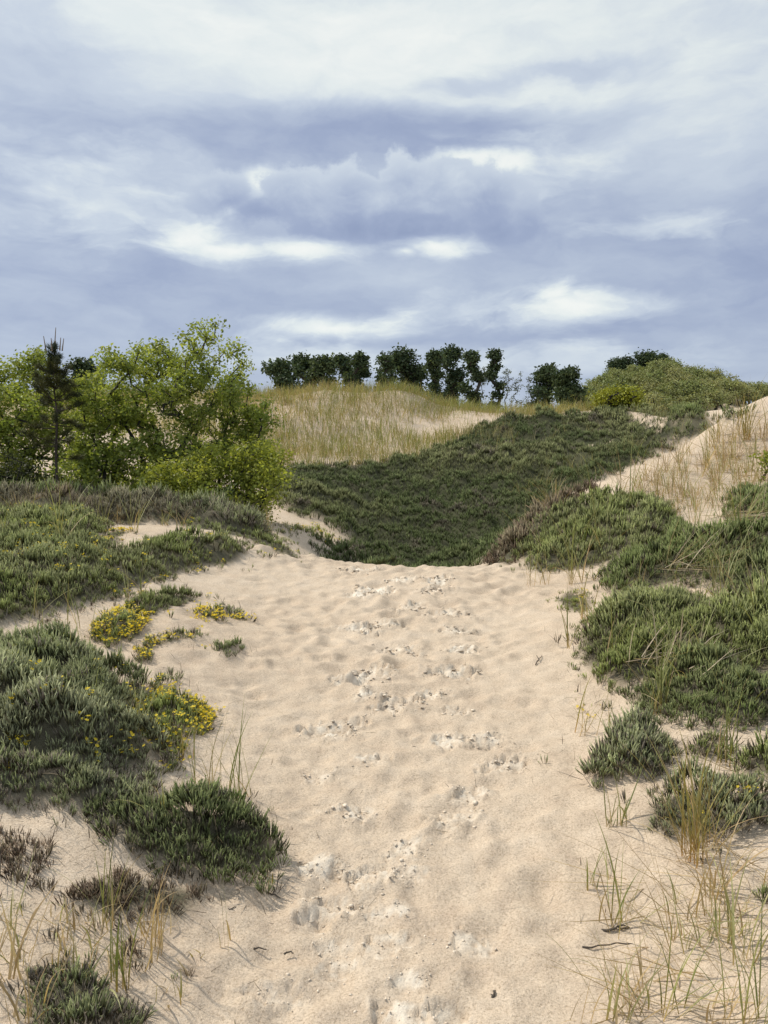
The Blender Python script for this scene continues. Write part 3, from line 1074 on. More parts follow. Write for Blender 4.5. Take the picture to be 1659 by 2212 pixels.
heather('dry brown heather twigs on the lower left sand slope', [(-60, 1825), (30, 1808), (100, 1840), (165, 1890), (140, 1925), (60, 1915), (-60, 1895)],
        'brown', .13, .0, .9, 0, True, .6, 23, lean=.5)
heather('withered brown heather at the foot of the jutting dark clump', [(150, 1905), (250, 1880), (360, 1900), (470, 1925), (450, 1980), (380, 2010),
        (300, 1990), (220, 1990), (150, 1955)], 'brown', .12, .02, .8, 0, True, .6, 24, lean=.6)
heather('small dusty heather sprigs on bare sand at the left edge', [(-20, 1930), (60, 1925), (170, 1960), (190, 1990), (100, 2000), (10, 1990)], 'grey', .06, 0, .10,
        0, True, .4, 25)
heather('grey twiggy heather cushion just above the bottom left clump', [(255, 2055), (300, 2035), (345, 2065), (330, 2100), (265, 2095)], 'brown', .09, .03, .9, 0, True, .6,
        26)
heather('olive heather clump in the bottom left corner', [(30, 2110), (110, 2085), (220, 2105), (320, 2150), (310, 2212), (270, 2280), (30, 2280), (20, 2160)],
        'grey', .12, .06, .9, 0, True, .3, 27)
heather('sparse heather seedlings on the sand hollow left of the bowl', [(570, 1165), (600, 1130), (680, 1130), (740, 1168), (720, 1182), (650, 1160), (600, 1190)], 'lime',
        .10, .0, .22, .25, False, .1, 28)

# ---- right side
heather('bright green heather mound at the right shoulder of the crest', [(1112, 1205), (1130, 1165), (1180, 1128), (1240, 1100), (1300, 1085), (1370, 1085),
        (1440, 1092), (1470, 1130), (1430, 1190), (1380, 1215), (1300, 1222), (1200, 1240), (1130, 1232)], 'green', .13, .09, 1.0, 0, True, .1, 41)
heather('dark heather slope under the bare sand of the right dune', [(1440, 1120), (1480, 1140), (1560, 1165), (1659, 1160), (1800, 1150), (1800, 1320), (1659, 1330),
        (1560, 1300), (1500, 1270), (1420, 1275), (1340, 1300), (1290, 1280), (1300, 1230), (1390, 1215)], 'dark', .13, .09, 1.0, 0, True, .1, 42)
heather('dark heather patch beside the sunlit sand at the right edge', [(1560, 1082), (1659, 1075), (1800, 1080), (1800, 1140), (1640, 1140), (1570, 1120)], 'dark',
        .14, .08, .9, 0, True, .1, 43)
heather('small heather tuft peeking from the right path edge under the grass', [(1190, 1300), (1215, 1285), (1270, 1280), (1290, 1305), (1265, 1330), (1215, 1322)], 'lime',
        .09, .02, .8, .1, True, .1, 44, ragged=.03)
heather('dense green heather bank in the middle of the right slope', [(1240, 1385), (1270, 1350), (1330, 1315), (1420, 1295), (1500, 1300), (1560, 1325), (1659, 1345),
        (1800, 1340), (1800, 1450), (1600, 1470), (1480, 1440), (1400, 1480), (1330, 1500), (1270, 1470), (1245, 1425)], 'green', .13, .10, 1.05, 0, True, .1, 45)
heather('low dark heather shelf at the foot of the right bank', [(1340, 1500), (1410, 1480), (1490, 1450), (1600, 1475), (1800, 1460), (1800, 1580), (1620, 1580),
        (1540, 1575), (1420, 1555), (1365, 1535)], 'dark', .12, .08, 1.05, 0, True, .15, 46)
heather('tiny heather sprig on the sand left of the right bank', [(1222, 1442), (1240, 1432), (1256, 1462), (1240, 1468)], 'green', .09, .0, .9, 0, True, .1, 47)
heather('yellowish heather edge below the right bank', [(1240, 1510), (1270, 1490), (1310, 1505), (1350, 1540), (1330, 1560), (1280, 1535)], 'lime', .06, .0, .35, .25, True,
        .2, 48)
heather('round grey-green heather clump below the right bank near the path', [(1252, 1665), (1275, 1620), (1320, 1590), (1390, 1580), (1440, 1600), (1470, 1640),
        (1450, 1680), (1390, 1690), (1320, 1700), (1275, 1708)], 'grey', .14, .09, 1.0, 0, True, .3, 49)
heather('narrow heather bush with rusty dead base at lower right', [(1475, 1605), (1520, 1592), (1575, 1598), (1570, 1640), (1520, 1650), (1480, 1645)], 'green', .12, .04, .9, 0, True,
        .5, 50)
heather('dark round heather bush cut by the right frame edge', [(1580, 1660), (1610, 1620), (1700, 1605), (1780, 1630), (1760, 1700), (1640, 1705), (1590, 1695)], 'green', .13, .07, 1.0,
        0, True, .2, 51)
heather('spreading heather clump under the big lower right grass tuft', [(1362, 1790), (1390, 1740), (1450, 1705), (1520, 1700), (1600, 1725), (1680, 1735), (1700, 1790),
        (1600, 1810), (1520, 1835), (1440, 1825), (1400, 1810)], 'grey', .13, .07, .9, .02, True, .35, 52)
heather('little heather bush on the sand at the lower right edge', [(1620, 1960), (1650, 1930), (1730, 1930), (1730, 1990), (1650, 1985)], 'green', .10, .04, .9, 0, True, .2, 53)
heather('pale dry twig heather on the grey bank right of the bowl', None, 'brown', .16, .05, .7, 0, True, .9, 54,
        world=[(1.02, 8.35), (1.30, 8.10), (1.75, 8.6), (2.3, 9.6), (2.7, 10.3), (2.5, 10.9), (1.8, 10.2), (1.3, 9.3)], lean=.8)

# dry grey brush under the trees along the left shoulder
for i, (lab, poly, pal) in enumerate([
    ('dry grey-brown brush at the far left under the wide tree', [(-5.6, 8.9), (-4.4, 8.8), (-4.3, 10.6), (-5.8, 11.2)], 'brush'),
    ('dry brown brush below the young pine', [(-4.4, 8.9), (-3.5, 8.9), (-3.4, 10.4), (-4.3, 10.8)], 'brown'),
    ('grey brush strip below the tall left tree', [(-3.5, 9.0), (-2.5, 8.9), (-2.3, 10.2), (-3.4, 10.8)], 'brush'),
    ('olive brush at the right end of the tree thicket', [(-2.5, 9.0), (-1.6, 8.9), (-1.35, 9.8), (-1.6, 10.8), (-2.4, 10.8)], 'grey'),
    ]):
    root = heather(lab, None, pal, .15, .14, .75, 0, True, .4, 400 + i, world=poly, ragged=.15, lean=.7)
    rr_ = np.random.default_rng(450 + i)
    bx, by, _s, _e = scatter(poly, .05, .05, rr_)
    bz = ground_z(bx, by) + .12
    blades_obj('dry_twigs', root, np.stack([bx, by, bz], 1), rr_, M_TWIG, np.array(root.location), height=.24, hvar=.6, lean=.7, curve=.6, width=.003,
               pal=((.16, .12, .09), (.25, .21, .15), (.34, .29, .20)), per=1, segs=3, spread=.03)
for i, (lab, poly) in enumerate([
    ('dark thicket floor shrubs under the wide left edge tree', [(-8.5, 11.0), (-4.2, 10.7), (-4.0, 14.5), (-8.5, 15.5)]),
    ('dark thicket floor shrubs under the tall left tree', [(-4.2, 10.7), (-2.0, 10.6), (-1.9, 12.6), (-2.6, 14.5), (-4.0, 14.5)])]):
    heather(lab, None, 'dark', .22, .14, .35, 0, True, .4, 420 + i, world=poly, ragged=.2, lean=.7)

# bits of straw grass breaking the mat on the slope right of the hollow
q = np.array(scatter(bowl, .55, .55, np.random.default_rng(8), 9, 30, .2)[:2]).T
q = q[(q[:, 0] > 1.5) & (fbm(q[:, 0] * .8, q[:, 1] * .5, 2, 66) > .0)]
V, Fc, C = blades_mesh(np.stack([q[:, 0], q[:, 1], ground_z(q[:, 0], q[:, 1]) + .10], 1), np.random.default_rng(9), .42, .5, .6, .8, .006, ((.40, .33, .2), (.42, .36, .2), (.30, .30, .13)),
                       9, 4, spread=.12)
o = build('slope_grass', V, Fc, M_GRASS, cols=C)
tag(o, 'straw grass blades breaking through the heather on the far slope', None, None, 'stuff')
# ---- trees on the left, behind the heather shoulder
CHERRY = ((.185, .25, .055), (.385, .43, .11))
CHERRY2 = ((.22, .28, .055), (.43, .45, .10))
D1 = 13.5
b = tree_base(322, D1)
skeleton_tree('cherry_tree', 'tall airy yellow-green tree with the highest crown left of the dunes', b, lobes_px(D1, [
    (438, 725, 42, 42), (425, 790, 48, 50), (330, 785, 60, 48), (272, 770, 58, 44), (240, 820, 40, 45), (490, 800, 50, 58), (520, 850, 42, 45), (400, 860, 70, 55),
    (300, 870, 70, 60), (480, 900, 75, 55), (560, 900, 45, 40), (370, 950, 80, 55), (250, 930, 50, 50), (510, 960, 70, 45), (575, 950, 35, 35), (300, 1000, 80, 45), (420, 1010, 80, 45), (230, 1040, 50, 30), (290, 1060, 70, 28), (390, 1065, 70, 28)], .95, .6, 2),
    450, 72, .060, CHERRY, .0065, 101, 'small trees on the left', .125, stems=3, spread=.14, lean=(.1, 0), bark=(.055, .05, .045))
b = tree_base(470, 12.2)
skeleton_tree('cherry_shrub', 'low bright yellow-green bush in front of the tall left tree', b, lobes_px(12.2, [
    (390, 1030, 70, 30), (320, 1050, 60, 28), (470, 1000, 75, 36), (545, 1005, 60, 50), (585, 1050, 30, 45), (515, 1085, 75, 30), (560, 1125, 26, 30), (430, 1070, 70, 28), (600, 990, 22, 30)], .9, .4, 3),
    250, 62, .056, CHERRY2, .0055, 102, 'small trees on the left', .17, stems=4, spread=.25, bark=(.055, .05, .045), cat='bush')
b = tree_base(205, 12.6)
skeleton_tree('cherry_shrub', 'leafy sapling between the young pine and the tall left tree', b, lobes_px(12.6, [
    (205, 900, 45, 50), (190, 980, 55, 40), (230, 1010, 50, 35), (160, 1030, 40, 30), (270, 985, 40, 40), (180, 850, 35, 35)], .9, .4, 4),
    140, 62, .060, CHERRY, .005, 103, 'small trees on the left', .14, stems=3, spread=.15, bark=(.055, .05, .045), cat='tree')
b = tree_base(40, 14.5)
skeleton_tree('cherry_tree', 'wide leafy tree at the left frame edge beside the young pine', b, lobes_px(14.5, [
    (30, 800, 62, 42), (90, 805, 50, 42), (-60, 820, 70, 60), (20, 870, 70, 50), (110, 890, 55, 50), (150, 850, 40, 40), (-30, 930, 80, 50), (60, 950, 70, 50), (140, 960, 50, 45),
    (0, 1010, 70, 40), (-100, 900, 60, 80)], .95, .6, 5),
    330, 66, .064, CHERRY, .0065, 104, 'small trees on the left', .14, stems=3, spread=.2, bark=(.055, .05, .045))
b = tree_base(20, 12.4)
skeleton_tree('bayberry_bush', 'dark bush low at the left frame edge', b, lobes_px(12.4, [
    (20, 1010, 60, 35), (80, 1040, 50, 28), (-60, 1020, 60, 40), (130, 1050, 30, 22)], .9, .4, 6),
    80, 55, .05, ((.045, .06, .02), (.075, .09, .03)), .005, 105, None, .15, stems=4, spread=.3, cat='bush', bark=(.05, .045, .04))


# ---- young pine
def young_pine():
    r = np.random.default_rng(77)
    y = 12.0
    b = tree_base(124, y)
    top = P(126, 735, y)[2] - b[2]
    root = tag(empty('pine_tree', b), 'young pine with upright pale candles and dark needle whorls on the left', 'tree')
    cen = []      # twig segments: a, b, ra, rb
    trunk = [np.array([0.02 * math.sin(k * 1.3), 0.02 * math.cos(k * 1.7), -0.05 + top * .90 * k / 10]) for k in range(11)]
    for k in range(10):
        cen.append((trunk[k], trunk[k + 1], .030 * (1 - .075 * k), .030 * (1 - .075 * (k + 1))))
    clus = []
    whorls = [(.885, 5, .14, 1.0), (.80, 6, .24, .35), (.70, 8, .42, .30), (.62, 7, .46, .18), (.53, 5, .45, .05), (.44, 4, .40, 0), (.36, 3, .3, -.05)]
    for f, nb, L, upw in whorls:
        for k in range(nb):
            a = 2 * math.pi * k / nb + r.uniform(-.3, .3)
            p0 = np.array([0, 0, top * (f + r.uniform(-.035, .035))])
            d = np.array([math.cos(a), math.sin(a), upw + r.uniform(-.15, .4)])
            d /= np.linalg.norm(d)
            ll = L * r.uniform(.5, 1.25)
            mid = p0 + d * ll * .5
            end = p0 + d * ll + np.array([0, 0, .10 * ll])
            cen.append((p0, mid, .009, .007)); cen.append((mid, end, .007, .004))
            for t in (.45, .7, .88, 1.0):
                if f < .6 and t < .6:
                    continue
                q = p0 + (end - p0) * t + r.normal(0, .02, 3)
                clus.append((q, d, .085 if f < .85 else .07, f))
    nv, nf, ncol = [], [], []
    for q, d, L, f in clus:
        m = 95
        u = r.normal(size=(m, 3)) + d * .9 + np.array([0, 0, .45])
        u /= np.linalg.norm(u, axis=1)[:, None]
        st = q + r.normal(0, .018, (m, 3)) - d * r.uniform(0, .07, m)[:, None]
        s = np.cross(u, r.normal(size=(m, 3))); s /= np.linalg.norm(s, axis=1)[:, None]
        ln = L * r.uniform(.7, 1.25, m)[:, None]
        o = len(nv) * 3 * m
        nv.append(np.stack([st - s * .0032, st + s * .0032, st + u * ln], 1).reshape(-1, 3))
        nf.append(np.arange(3 * m).reshape(-1, 3) + o)
        c = np.array([.045, .065, .032]) if f > .85 else (np.array([.075, .078, .022]) if r.random() < .6 else np.array([.050, .060, .025]))
        ncol.append(np.repeat(c[None] * r.uniform(.7, 1.3, m)[:, None], 3, 0))
    def tubes(segs, colr, name, S=5):
        V, Fc, C = [], [], []
        for a, b2, ra, rb in segs:
            d = b2 - a; d = d / np.linalg.norm(d)
            s1 = np.cross(d, [.3, .9, .2]); s1 /= np.linalg.norm(s1); s2 = np.cross(d, s1)
            o = len(V)
            for p, rr in ((a, ra), (b2, rb)):
                for k in range(S):
                    an = 2 * math.pi * k / S
                    V.append(p + rr * (s1 * math.cos(an) + s2 * math.sin(an)))
            for k in range(S):
                Fc.append((o + k, o + (k + 1) % S, o + S + (k + 1) % S, o + S + k))
        build(name, np.array(V), np.array(Fc), M_BARK, root, cols=np.repeat(np.array([colr]), len(V), 0), smooth=True)
    tubes(cen, (.075, .06, .05), 'trunk')
    build('needles', np.concatenate(nv), np.concatenate(nf), M_NEEDLE, root, cols=np.concatenate(ncol))
    can = []
    for k in range(7):
        a = k * 2.4
        rr = 0 if k == 0 else r.uniform(.05, .13)
        p0 = np.array([math.cos(a) * rr, math.sin(a) * rr, top * .93 + r.uniform(0, .04)])
        L = .34 if k == 0 else r.uniform(.16, .25)
        p1 = p0 + np.array([math.cos(a) * .03, math.sin(a) * .03, L])
        can.append((p0, p1, .011, .005))
    tubes(can, (.26, .20, .14), 'candles')


young_pine()

# ---- far trees beyond the ridge
DARK = ((.036, .062, .034), (.095, .130, .055))


def far_tree(label, name, px, ytop, wpx, ybot, depth, seed, cols=DARK, dense=1.0, group='dark trees beyond the ridge', shape='round', leaf=.30):
    r = np.random.default_rng(seed)
    b = tree_base(px, depth)
    ztop = P(px, ytop, depth)[2]
    hw = wpx / F0 * depth / 2
    zb = max(P(px, ybot + 70, depth)[2], b[2] + .4)
    x0 = b[0]
    lb = []
    nl = 9 if shape != 'tall' else 8
    for k in range(nl):
        t = (k + .5) / nl
        z = zb + (ztop - zb) * t
        prof = math.sin(math.pi * min(1, .18 + .80 * t)) ** .55 if shape == 'round' else (.75 + .25 * math.sin(t * 9 + seed)) * (1 - .4 * t)
        rr = hw * prof * r.uniform(.8, 1.15)
        s = max(.5, hw * (.42 if shape == 'round' else .55) * r.uniform(.75, 1.15))
        a = r.uniform(0, 6.28)
        off = max(0, rr - s * .45)
        lb.append(((x0 + math.cos(a) * off * (1 if k % 2 else -1), b[1] + math.sin(a) * off, min(z, ztop - s * .7)), (s, s, s * .8)))
    lb.append(((x0, b[1], ztop - hw * .4), (hw * .45, hw * .45, hw * .42)))
    nc = int(125 * dense)
    return skeleton_tree(name, label, b, lb, nc, int(30 * min(1, dense)), leaf, cols, .028 if dense > .5 else .010, seed, group, hw * .20 + .10, bark=(.05, .045, .04),
                         leafmat=M_FARLEAF, step=.8, bend=.03, droop=.2, wob=.03)


G = 'dark trees beyond the ridge'
for i, (lab, px, yt, w, yb, sh, dn) in enumerate([
    ('leftmost dark round tree of the left row beyond the grassy ridge', 606, 780, 80, 830, 'round', 1.3),
    ('second dark tree of the left row beyond the grassy ridge', 652, 768, 72, 830, 'round', 1.3),
    ('third tree of the left row, slightly greener, beyond the grassy ridge', 698, 776, 74, 830, 'round', 1.3),
    ('fourth tree of the left row beyond the grassy ridge', 740, 771, 62, 830, 'round', 1.2),
    ('rightmost dark round tree of the left row beyond the grassy ridge', 777, 767, 58, 825, 'round', 1.3),
    ('broad dark tree on the left of the central tree group', 862, 756, 98, 835, 'round', 1.6),
    ('small dark tree leaning left beside the broad central tree', 832, 770, 36, 820, 'round', .7),
    ('low dark tree tucked right of the broad central tree', 902, 796, 76, 850, 'round', 1.1),
    ('slim dark tree standing left of the tallest tree on the skyline', 940, 762, 52, 850, 'tall', 1.0),
    ('tallest dense dark tree of the central skyline group', 980, 750, 72, 860, 'tall', 1.7),
    ('dark tree fused to the right flank of the tallest skyline tree', 1016, 762, 54, 860, 'tall', 1.1),
    ('slender column-like dark tree standing alone right of the tallest tree', 1067, 757, 40, 862, 'tall', 1.1),
    ('dark rounded tree standing apart left of the wooded hill', 1180, 795, 72, 842, 'round', 1.3),
    ('dark rounded tree touching the wooded hill side', 1222, 797, 66, 842, 'round', 1.2),
]):
    far_tree(lab, 'dark_tree', px, yt, w, yb, 68 + (i * 7) % 13, 500 + i, DARK if i != 2 else ((.06, .09, .04), (.10, .13, .055)), dn, G, sh)
far_tree('dark cedar behind the gap between the young pine and the tall tree', 'cedar_tree', 186, 782, 56, 870, 36, 530, DARK, 1.4, None, 'round', .16)
for i, (lab, px, yt, w, yb) in enumerate([
    ('thin half-bare pale tree just left of the slender dark tree', 1042, 792, 24, 850),
    ('thin pale tree just right of the slender dark tree', 1094, 795, 26, 850),
    ('sparse pale sapling midway to the dark rounded trees', 1118, 806, 26, 850),
    ('faint sparse sapling left of the dark rounded trees', 1143, 814, 22, 852)]):
    far_tree(lab, 'sparse_tree', px, yt, w, yb, 74, 560 + i, ((.10, .13, .07), (.14, .16, .09)), .35, 'thin pale saplings on the skyline', 'tall', .16)
far_tree('bright yellow-green bush on the ridge in front of the wooded hill', 'yellow_bush', 1325, 843, 92, 880, 32.5, 580, ((.24, .27, .025), (.34, .34, .04)), 1.6, None, 'round', .11)
b = tree_base(1655, 9.9)
skeleton_tree('yellow_shrub', 'small bright green leafy shrub cut by the right frame edge', b, lobes_px(9.9, [(1655, 1005, 16, 26), (1680, 985, 22, 30), (1670, 1030, 22, 18)], .9, .1, 8),
              26, 30, .045, ((.20, .26, .03), (.28, .32, .05)), .004, 581, None, .09, stems=3, spread=.05, cat='bush', step=.12)

# ---- wooded round hill: prototypes copied over its slope
HILLC = [((.24, .28, .10), (.33, .34, .15)), ((.20, .25, .09), (.28, .30, .12)), ((.28, .30, .12), (.38, .37, .17))]
protos = []
rh = np.random.default_rng(91)
for k in range(3):
    bb = np.array([0., 0., -200.])
    lb = [((math.cos(a) * .9, math.sin(a) * .9, -200 + 2.4 + .5 * math.sin(a * 3)), (1.0, 1.0, .75)) for a in np.arange(5) * 1.257 + k] + [((0, 0, -200 + 3.1), (1.1, 1.1, .8))]
    t = skeleton_tree('hill_tree', 'rounded olive-green tree among those covering the far hill', bb, lb, 45, 24, .26, HILLC[k], .03, 700 + k,
                      'trees covering the far round hill', .42, leafmat=M_FARLEAF, step=.8, bark=(.06, .055, .045))
    protos.append(t)
spots = []
tries = 0
while len(spots) < 135 and tries < 20000:
    tries += 1
    px = rh.uniform(1225, 1665)
    t = (px - 1225) / 440
    ridge = 878 - 84 * math.sin(math.pi * min(1, t * 1.05)) ** .8
    py = rh.uniform(ridge + 12, 900)
    yy = 96 - 20 * (py - ridge) / 90 + rh.uniform(-3, 3)
    x = (px - W0 / 2) / F0 * yy
    if all((x - s[0]) ** 2 + ((yy - s[1]) * .6) ** 2 > 1.15 ** 2 for s in spots):
        spots.append((x, yy))
for i, (x, yy) in enumerate(spots):
    t = protos[i] if i < 3 else copy_tree(protos[i % 3])
    t.location = (x, yy, float(ground_z(x, yy)) - .2)
    t.rotation_euler = (0, 0, rh.uniform(0, 6.28))
    s = rh.uniform(.50, .82)
    t.scale = (s, s, s * rh.uniform(.85, 1.1))
for i, (lab, px, yt, w) in enumerate([('dark tree at the left of the wooded hill crown', 1345, 774, 66), ('dark tree crowning the middle of the wooded hill', 1385, 762, 74),
                                      ('dark tree at the right of the wooded hill crown', 1420, 768, 56)]):
    far_tree(lab, 'dark_tree', px, yt, w, 812, 99, 600 + i, DARK, 1.3, 'dark trees crowning the wooded hill', 'round')

# ---- grass on the ridge (uncountable)
rg = np.random.default_rng(17)
ridge_poly = [(-20, 23), (-14, 22), (-9, 22), (-5.5, 22.5)] + world_poly([(560, 1026), (620, 1022), (700, 1017), (850, 1008), (940, 982), (1000, 948), (1060, 918), (1150, 909),
                                                                      (1250, 890), (1350, 893)]) + [(11, 35), (9, 37.5), (0, 37.5), (-8, 37), (-22, 36)]
x, y, sp, ed = scatter(ridge_poly, .165, .165, rg, 20, 40, .4)
bare = np.exp(-(((x - 3.4) / 1.5) ** 2 + ((y - 31.0) / 1.1) ** 2)) * 1.2 + np.exp(-(((x - 1.0) / 1.2) ** 2 + ((y - 29.8) / .8) ** 2)) * .8
pn = fbm(x * .5, y * .5, 3, 81)
k = rg.random(len(x)) > np.clip(bare + .25 * (pn < -.3) + np.where(x < -4.5, .55, 0) * (y < 29), 0, .97)
x, y, pn = x[k], y[k], pn[k]
pts = np.stack([x, y, ground_z(x, y) - .02], 1)
gr_ = rg.random(len(x)) < np.clip(.60 + .9 * pn, .15, .94)
kw = dict(r=rg, hvar=.5, segs=3, spread=.10, width=.0105)
V1, F1, C1 = blades_mesh(pts[gr_], height=.50, lean=.35, curve=.8, pal=((.40, .34, .15), (.20, .23, .065), (.33, .33, .12)), per=4, **kw)
V2, F2, C2 = blades_mesh(pts[~gr_], height=.46, lean=.6, curve=1.0, pal=((.42, .35, .17), (.42, .36, .16), (.35, .29, .13)), per=4, **kw)
kw['segs'] = 2
V3, F3, C3 = blades_mesh(pts, height=.45, lean=1.2, curve=.5, pal=((.46, .37, .21), (.44, .35, .20), (.34, .26, .15)), per=1, **kw)
o = build('ridge_grass', np.concatenate([V1, V2, V3]), np.concatenate([F1, F2 + len(V1), F3 + len(V1) + len(V2)]), M_GRASS, cols=np.concatenate([C1, C2, C3]))
tag(o, 'straw and green beach grass covering the far dune ridge', None, None, 'stuff')
# ---- beach grass tufts near the path, each its own plant
GR = 'beach grass tufts right of the path'
GL = 'beach grass tufts left of the path'
for a in [
    # right side, crest to foreground: label, base px, py, height px, blades, palette, lean, curve
    ('orange-stemmed grass at the crest where the right heather mound meets sand', 1142, 1268, 90, 9, GP_ORANGE, .5, .4),
    ('short orange-based grass tuft just right of the crest tuft', 1175, 1262, 80, 9, GP_ORANGE, .35, .4),
    ('tall thin grass rising from the edge of the bright heather mound', 1235, 1262, 190, 12, GP_GREEN, .3, .5),
    ('pale grass spray on top of the bright heather mound', 1300, 1200, 180, 12, GP_PALE, .35, .7),
    ('grass tuft with orange base at the path edge below the crest', 1262, 1345, 110, 12, GP_ORANGE, .5, .6),
    ('single bent grass stalk leaning left over the open path sand', 1228, 1402, 120, 3, GP_GREEN, .5, .5),
    ('sheaf of grass standing in the dense right heather bank', 1425, 1545, 190, 20, GP_GREEN, .3, .6),
    ('long arching grass in the right heather bank beside straw', 1480, 1480, 210, 14, GP_PALE, .5, 1.0),
    ('grass tuft with dead straw in the dark right slope', 1560, 1300, 170, 16, GP_PALE, .4, .9),
    ('slim grass tuft where the right bank meets the sand', 1267, 1588, 110, 9, GP_ORANGE, .3, .5),
    ('sparse grass stems below the right bank edge', 1320, 1580, 90, 7, GP_GREEN, .3, .6),
    ('upright grass tuft in the narrow bush at lower right', 1570, 1660, 160, 14, GP_GREEN, .2, .5),
    ('short grass tuft with blades flung left on the open sand', 1330, 1785, 110, 12, GP_GREEN, .75, .5),
    ('large golden grass tuft in the lower right heather clump', 1490, 1860, 240, 34, GP_ORANGE, .4, .6),
    ('golden grass tuft directly right of the largest lower tuft', 1520, 1830, 190, 18, GP_ORANGE, .3, .6),
    ('bent dark grass sprig alone on sand at lower right', 1272, 1922, 105, 6, GP_GREEN, .6, .9),
    ('flat spreading grass tuft with long blades lying left on sand', 1338, 2008, 170, 12, GP_GREEN, .8, .3),
    ('thin grass stems beside the flat spreading tuft', 1300, 1890, 110, 4, GP_PALE, .7, .6),
    ('straw coloured grass tuft on the right sand slope below the big tuft', 1555, 1925, 150, 14, GP_STRAW, .4, .6),
    ('tall loose grass tuft on the lower right sand', 1478, 2065, 170, 11, GP_PALE, .35, .6),
    ('dense pale grass tuft at the lower right frame edge', 1620, 2070, 170, 14, GP_PALE, .35, .6),
    ('wide leaning grass tuft near the bottom right', 1440, 2185, 190, 13, GP_GREEN, .6, .5),
    ('thick green grass tuft in the bottom right corner', 1610, 2225, 220, 20, GP_GREEN, .5, .6),
    ('small dry grass wisp at the bottom edge right of the path', 1245, 2215, 130, 5, GP_STRAW, .5, .5),
    ('loose grass wisps at the bottom between path and corner tuft', 1340, 2210, 190, 12, GP_PALE, .55, .6),
    ('grass tuft on the dune sand under the right dune crest', 1500, 1130, 130, 12, GP_PALE, .45, .7),
    ('golden grass tuft high on the right dune face', 1548, 985, 90, 18, GP_ORANGE, .35, .6),
    ('dark-based grass tuft on the right dune ridge line', 1545, 955, 60, 14, GP_ORANGE, .35, .6),
    ('grass tuft at the top right dune crest by the frame edge', 1615, 950, 110, 18, GP_ORANGE, .3, .6),
    ('pale straw tuft on the dune ridge beside the caption-high slope', 1440, 1020, 60, 14, GP_STRAW, .6, .8),
    ('straw grass fan at the meeting of dune ridge and bowl bank', 1195, 1110, 95, 20, GP_STRAW, .6, .7),
    ('long thin grass crossing the upper bright heather mound', 1360, 1110, 150, 10, GP_GREEN, .5, .6),
    ('green grass tuft on the dark patch at the right edge', 1600, 1180, 150, 14, GP_GREEN, .4, .8),
    ('arching pale grass along the right frame edge', 1640, 1400, 230, 16, GP_PALE, .5, 1.0),
]:
    lab = a[0].replace('beside the caption-high slope', 'above the bowl')
    tuft(lab, a[1], a[2], a[3], a[4], a[5], a[6], a[7], group=GR)
for a in [
    ('pale tall grass on the heather shoulder at far left', 130, 1185, 130, 16, GP_PALE, .35, .6),
    ('long pale grass arching below the low bright bush', 290, 1150, 110, 9, GP_PALE, .6, .7),
    ('thin straw grass in front of the trees on the left shoulder', 220, 1140, 80, 10, GP_PALE, .4, .6),
    ('tall green grass rising from the middle left heather mat', 200, 1570, 130, 14, GP_GREEN, .4, .7),
    ('pale arching grass blades over the middle left heather mat', 290, 1590, 140, 12, GP_PALE, .5, .9),
    ('thin grass blades sprawling over the far left heather', 60, 1560, 120, 8, GP_PALE, .8, .9),
    ('first orange-based grass at the tip of the flowering tongue', 390, 1640, 100, 9, GP_ORANGE, .3, .5),
    ('second grass tuft on sand below the flowering tongue', 465, 1725, 150, 9, GP_ORANGE, .3, .4),
    ('tallest thin grass tuft left of the path with spiky stems', 515, 1732, 180, 14, GP_GREEN, .3, .35),
    ('sparse stems on sand left of the spiky tuft', 420, 1700, 130, 6, GP_GREEN, .3, .5),
    ('broad pale blue-green grass in the jutting dark clump', 345, 1800, 130, 14, GP_PALE, .45, .8),
    ('straw blades lying over the jutting dark clump', 470, 1850, 110, 8, GP_STRAW, .8, .9),
    ('orange grass stub at the right foot of the jutting clump', 566, 1905, 50, 12, GP_ORANGE, .5, .5),
    ('upright green grass in the withered heather', 232, 1995, 150, 12, GP_GREEN, .25, .4),
    ('straw grass tuft with dead stalks at lower left', 335, 2065, 150, 16, GP_STRAW, .35, .5),
    ('lone tall grass stalk on bare sand at lower left', 502, 2052, 170, 3, GP_GREEN, .08, .1),
    ('green grass tuft behind the bottom left heather clump', 272, 2130, 150, 12, GP_GREEN, .3, .5),
    ('small forked grass sprout near the bottom left path edge', 368, 2165, 70, 6, GP_ORANGE, .5, .4),
    ('dry grass sheaf entering at the bottom left frame edge', 10, 2120, 170, 16, GP_STRAW, .5, .6),
    ('short sprout on sand right of the lower left straw tuft', 437, 2070, 40, 6, GP_ORANGE, .5, .4),
    ('dry grass wisps in the bottom left corner below the olive clump', 60, 2225, 130, 14, GP_STRAW, .6, .6),
]:
    tuft(a[0], a[1], a[2], a[3], a[4], a[5], a[6], a[7], group=GL)

# small unremarkable sprigs that nothing tells apart
rt = np.random.default_rng(44)
def small_tufts(label, group, poly_px, count, hpx, pal, lean=.5, n=7):
    xs = np.array(poly_px)
    k = 0
    while k < count:
        px = rt.uniform(xs[:, 0].min(), xs[:, 0].max()); py = rt.uniform(xs[:, 1].min(), xs[:, 1].max())
        if not pip(np.array([px]), np.array([py]), poly_px)[0]:
            continue
        tuft(label, px, py, hpx * rt.uniform(.6, 1.3), n + int(rt.integers(0, 5)), pal[int(rt.integers(0, len(pal)))], lean, .6, group=group, dead=.5)
        k += 1


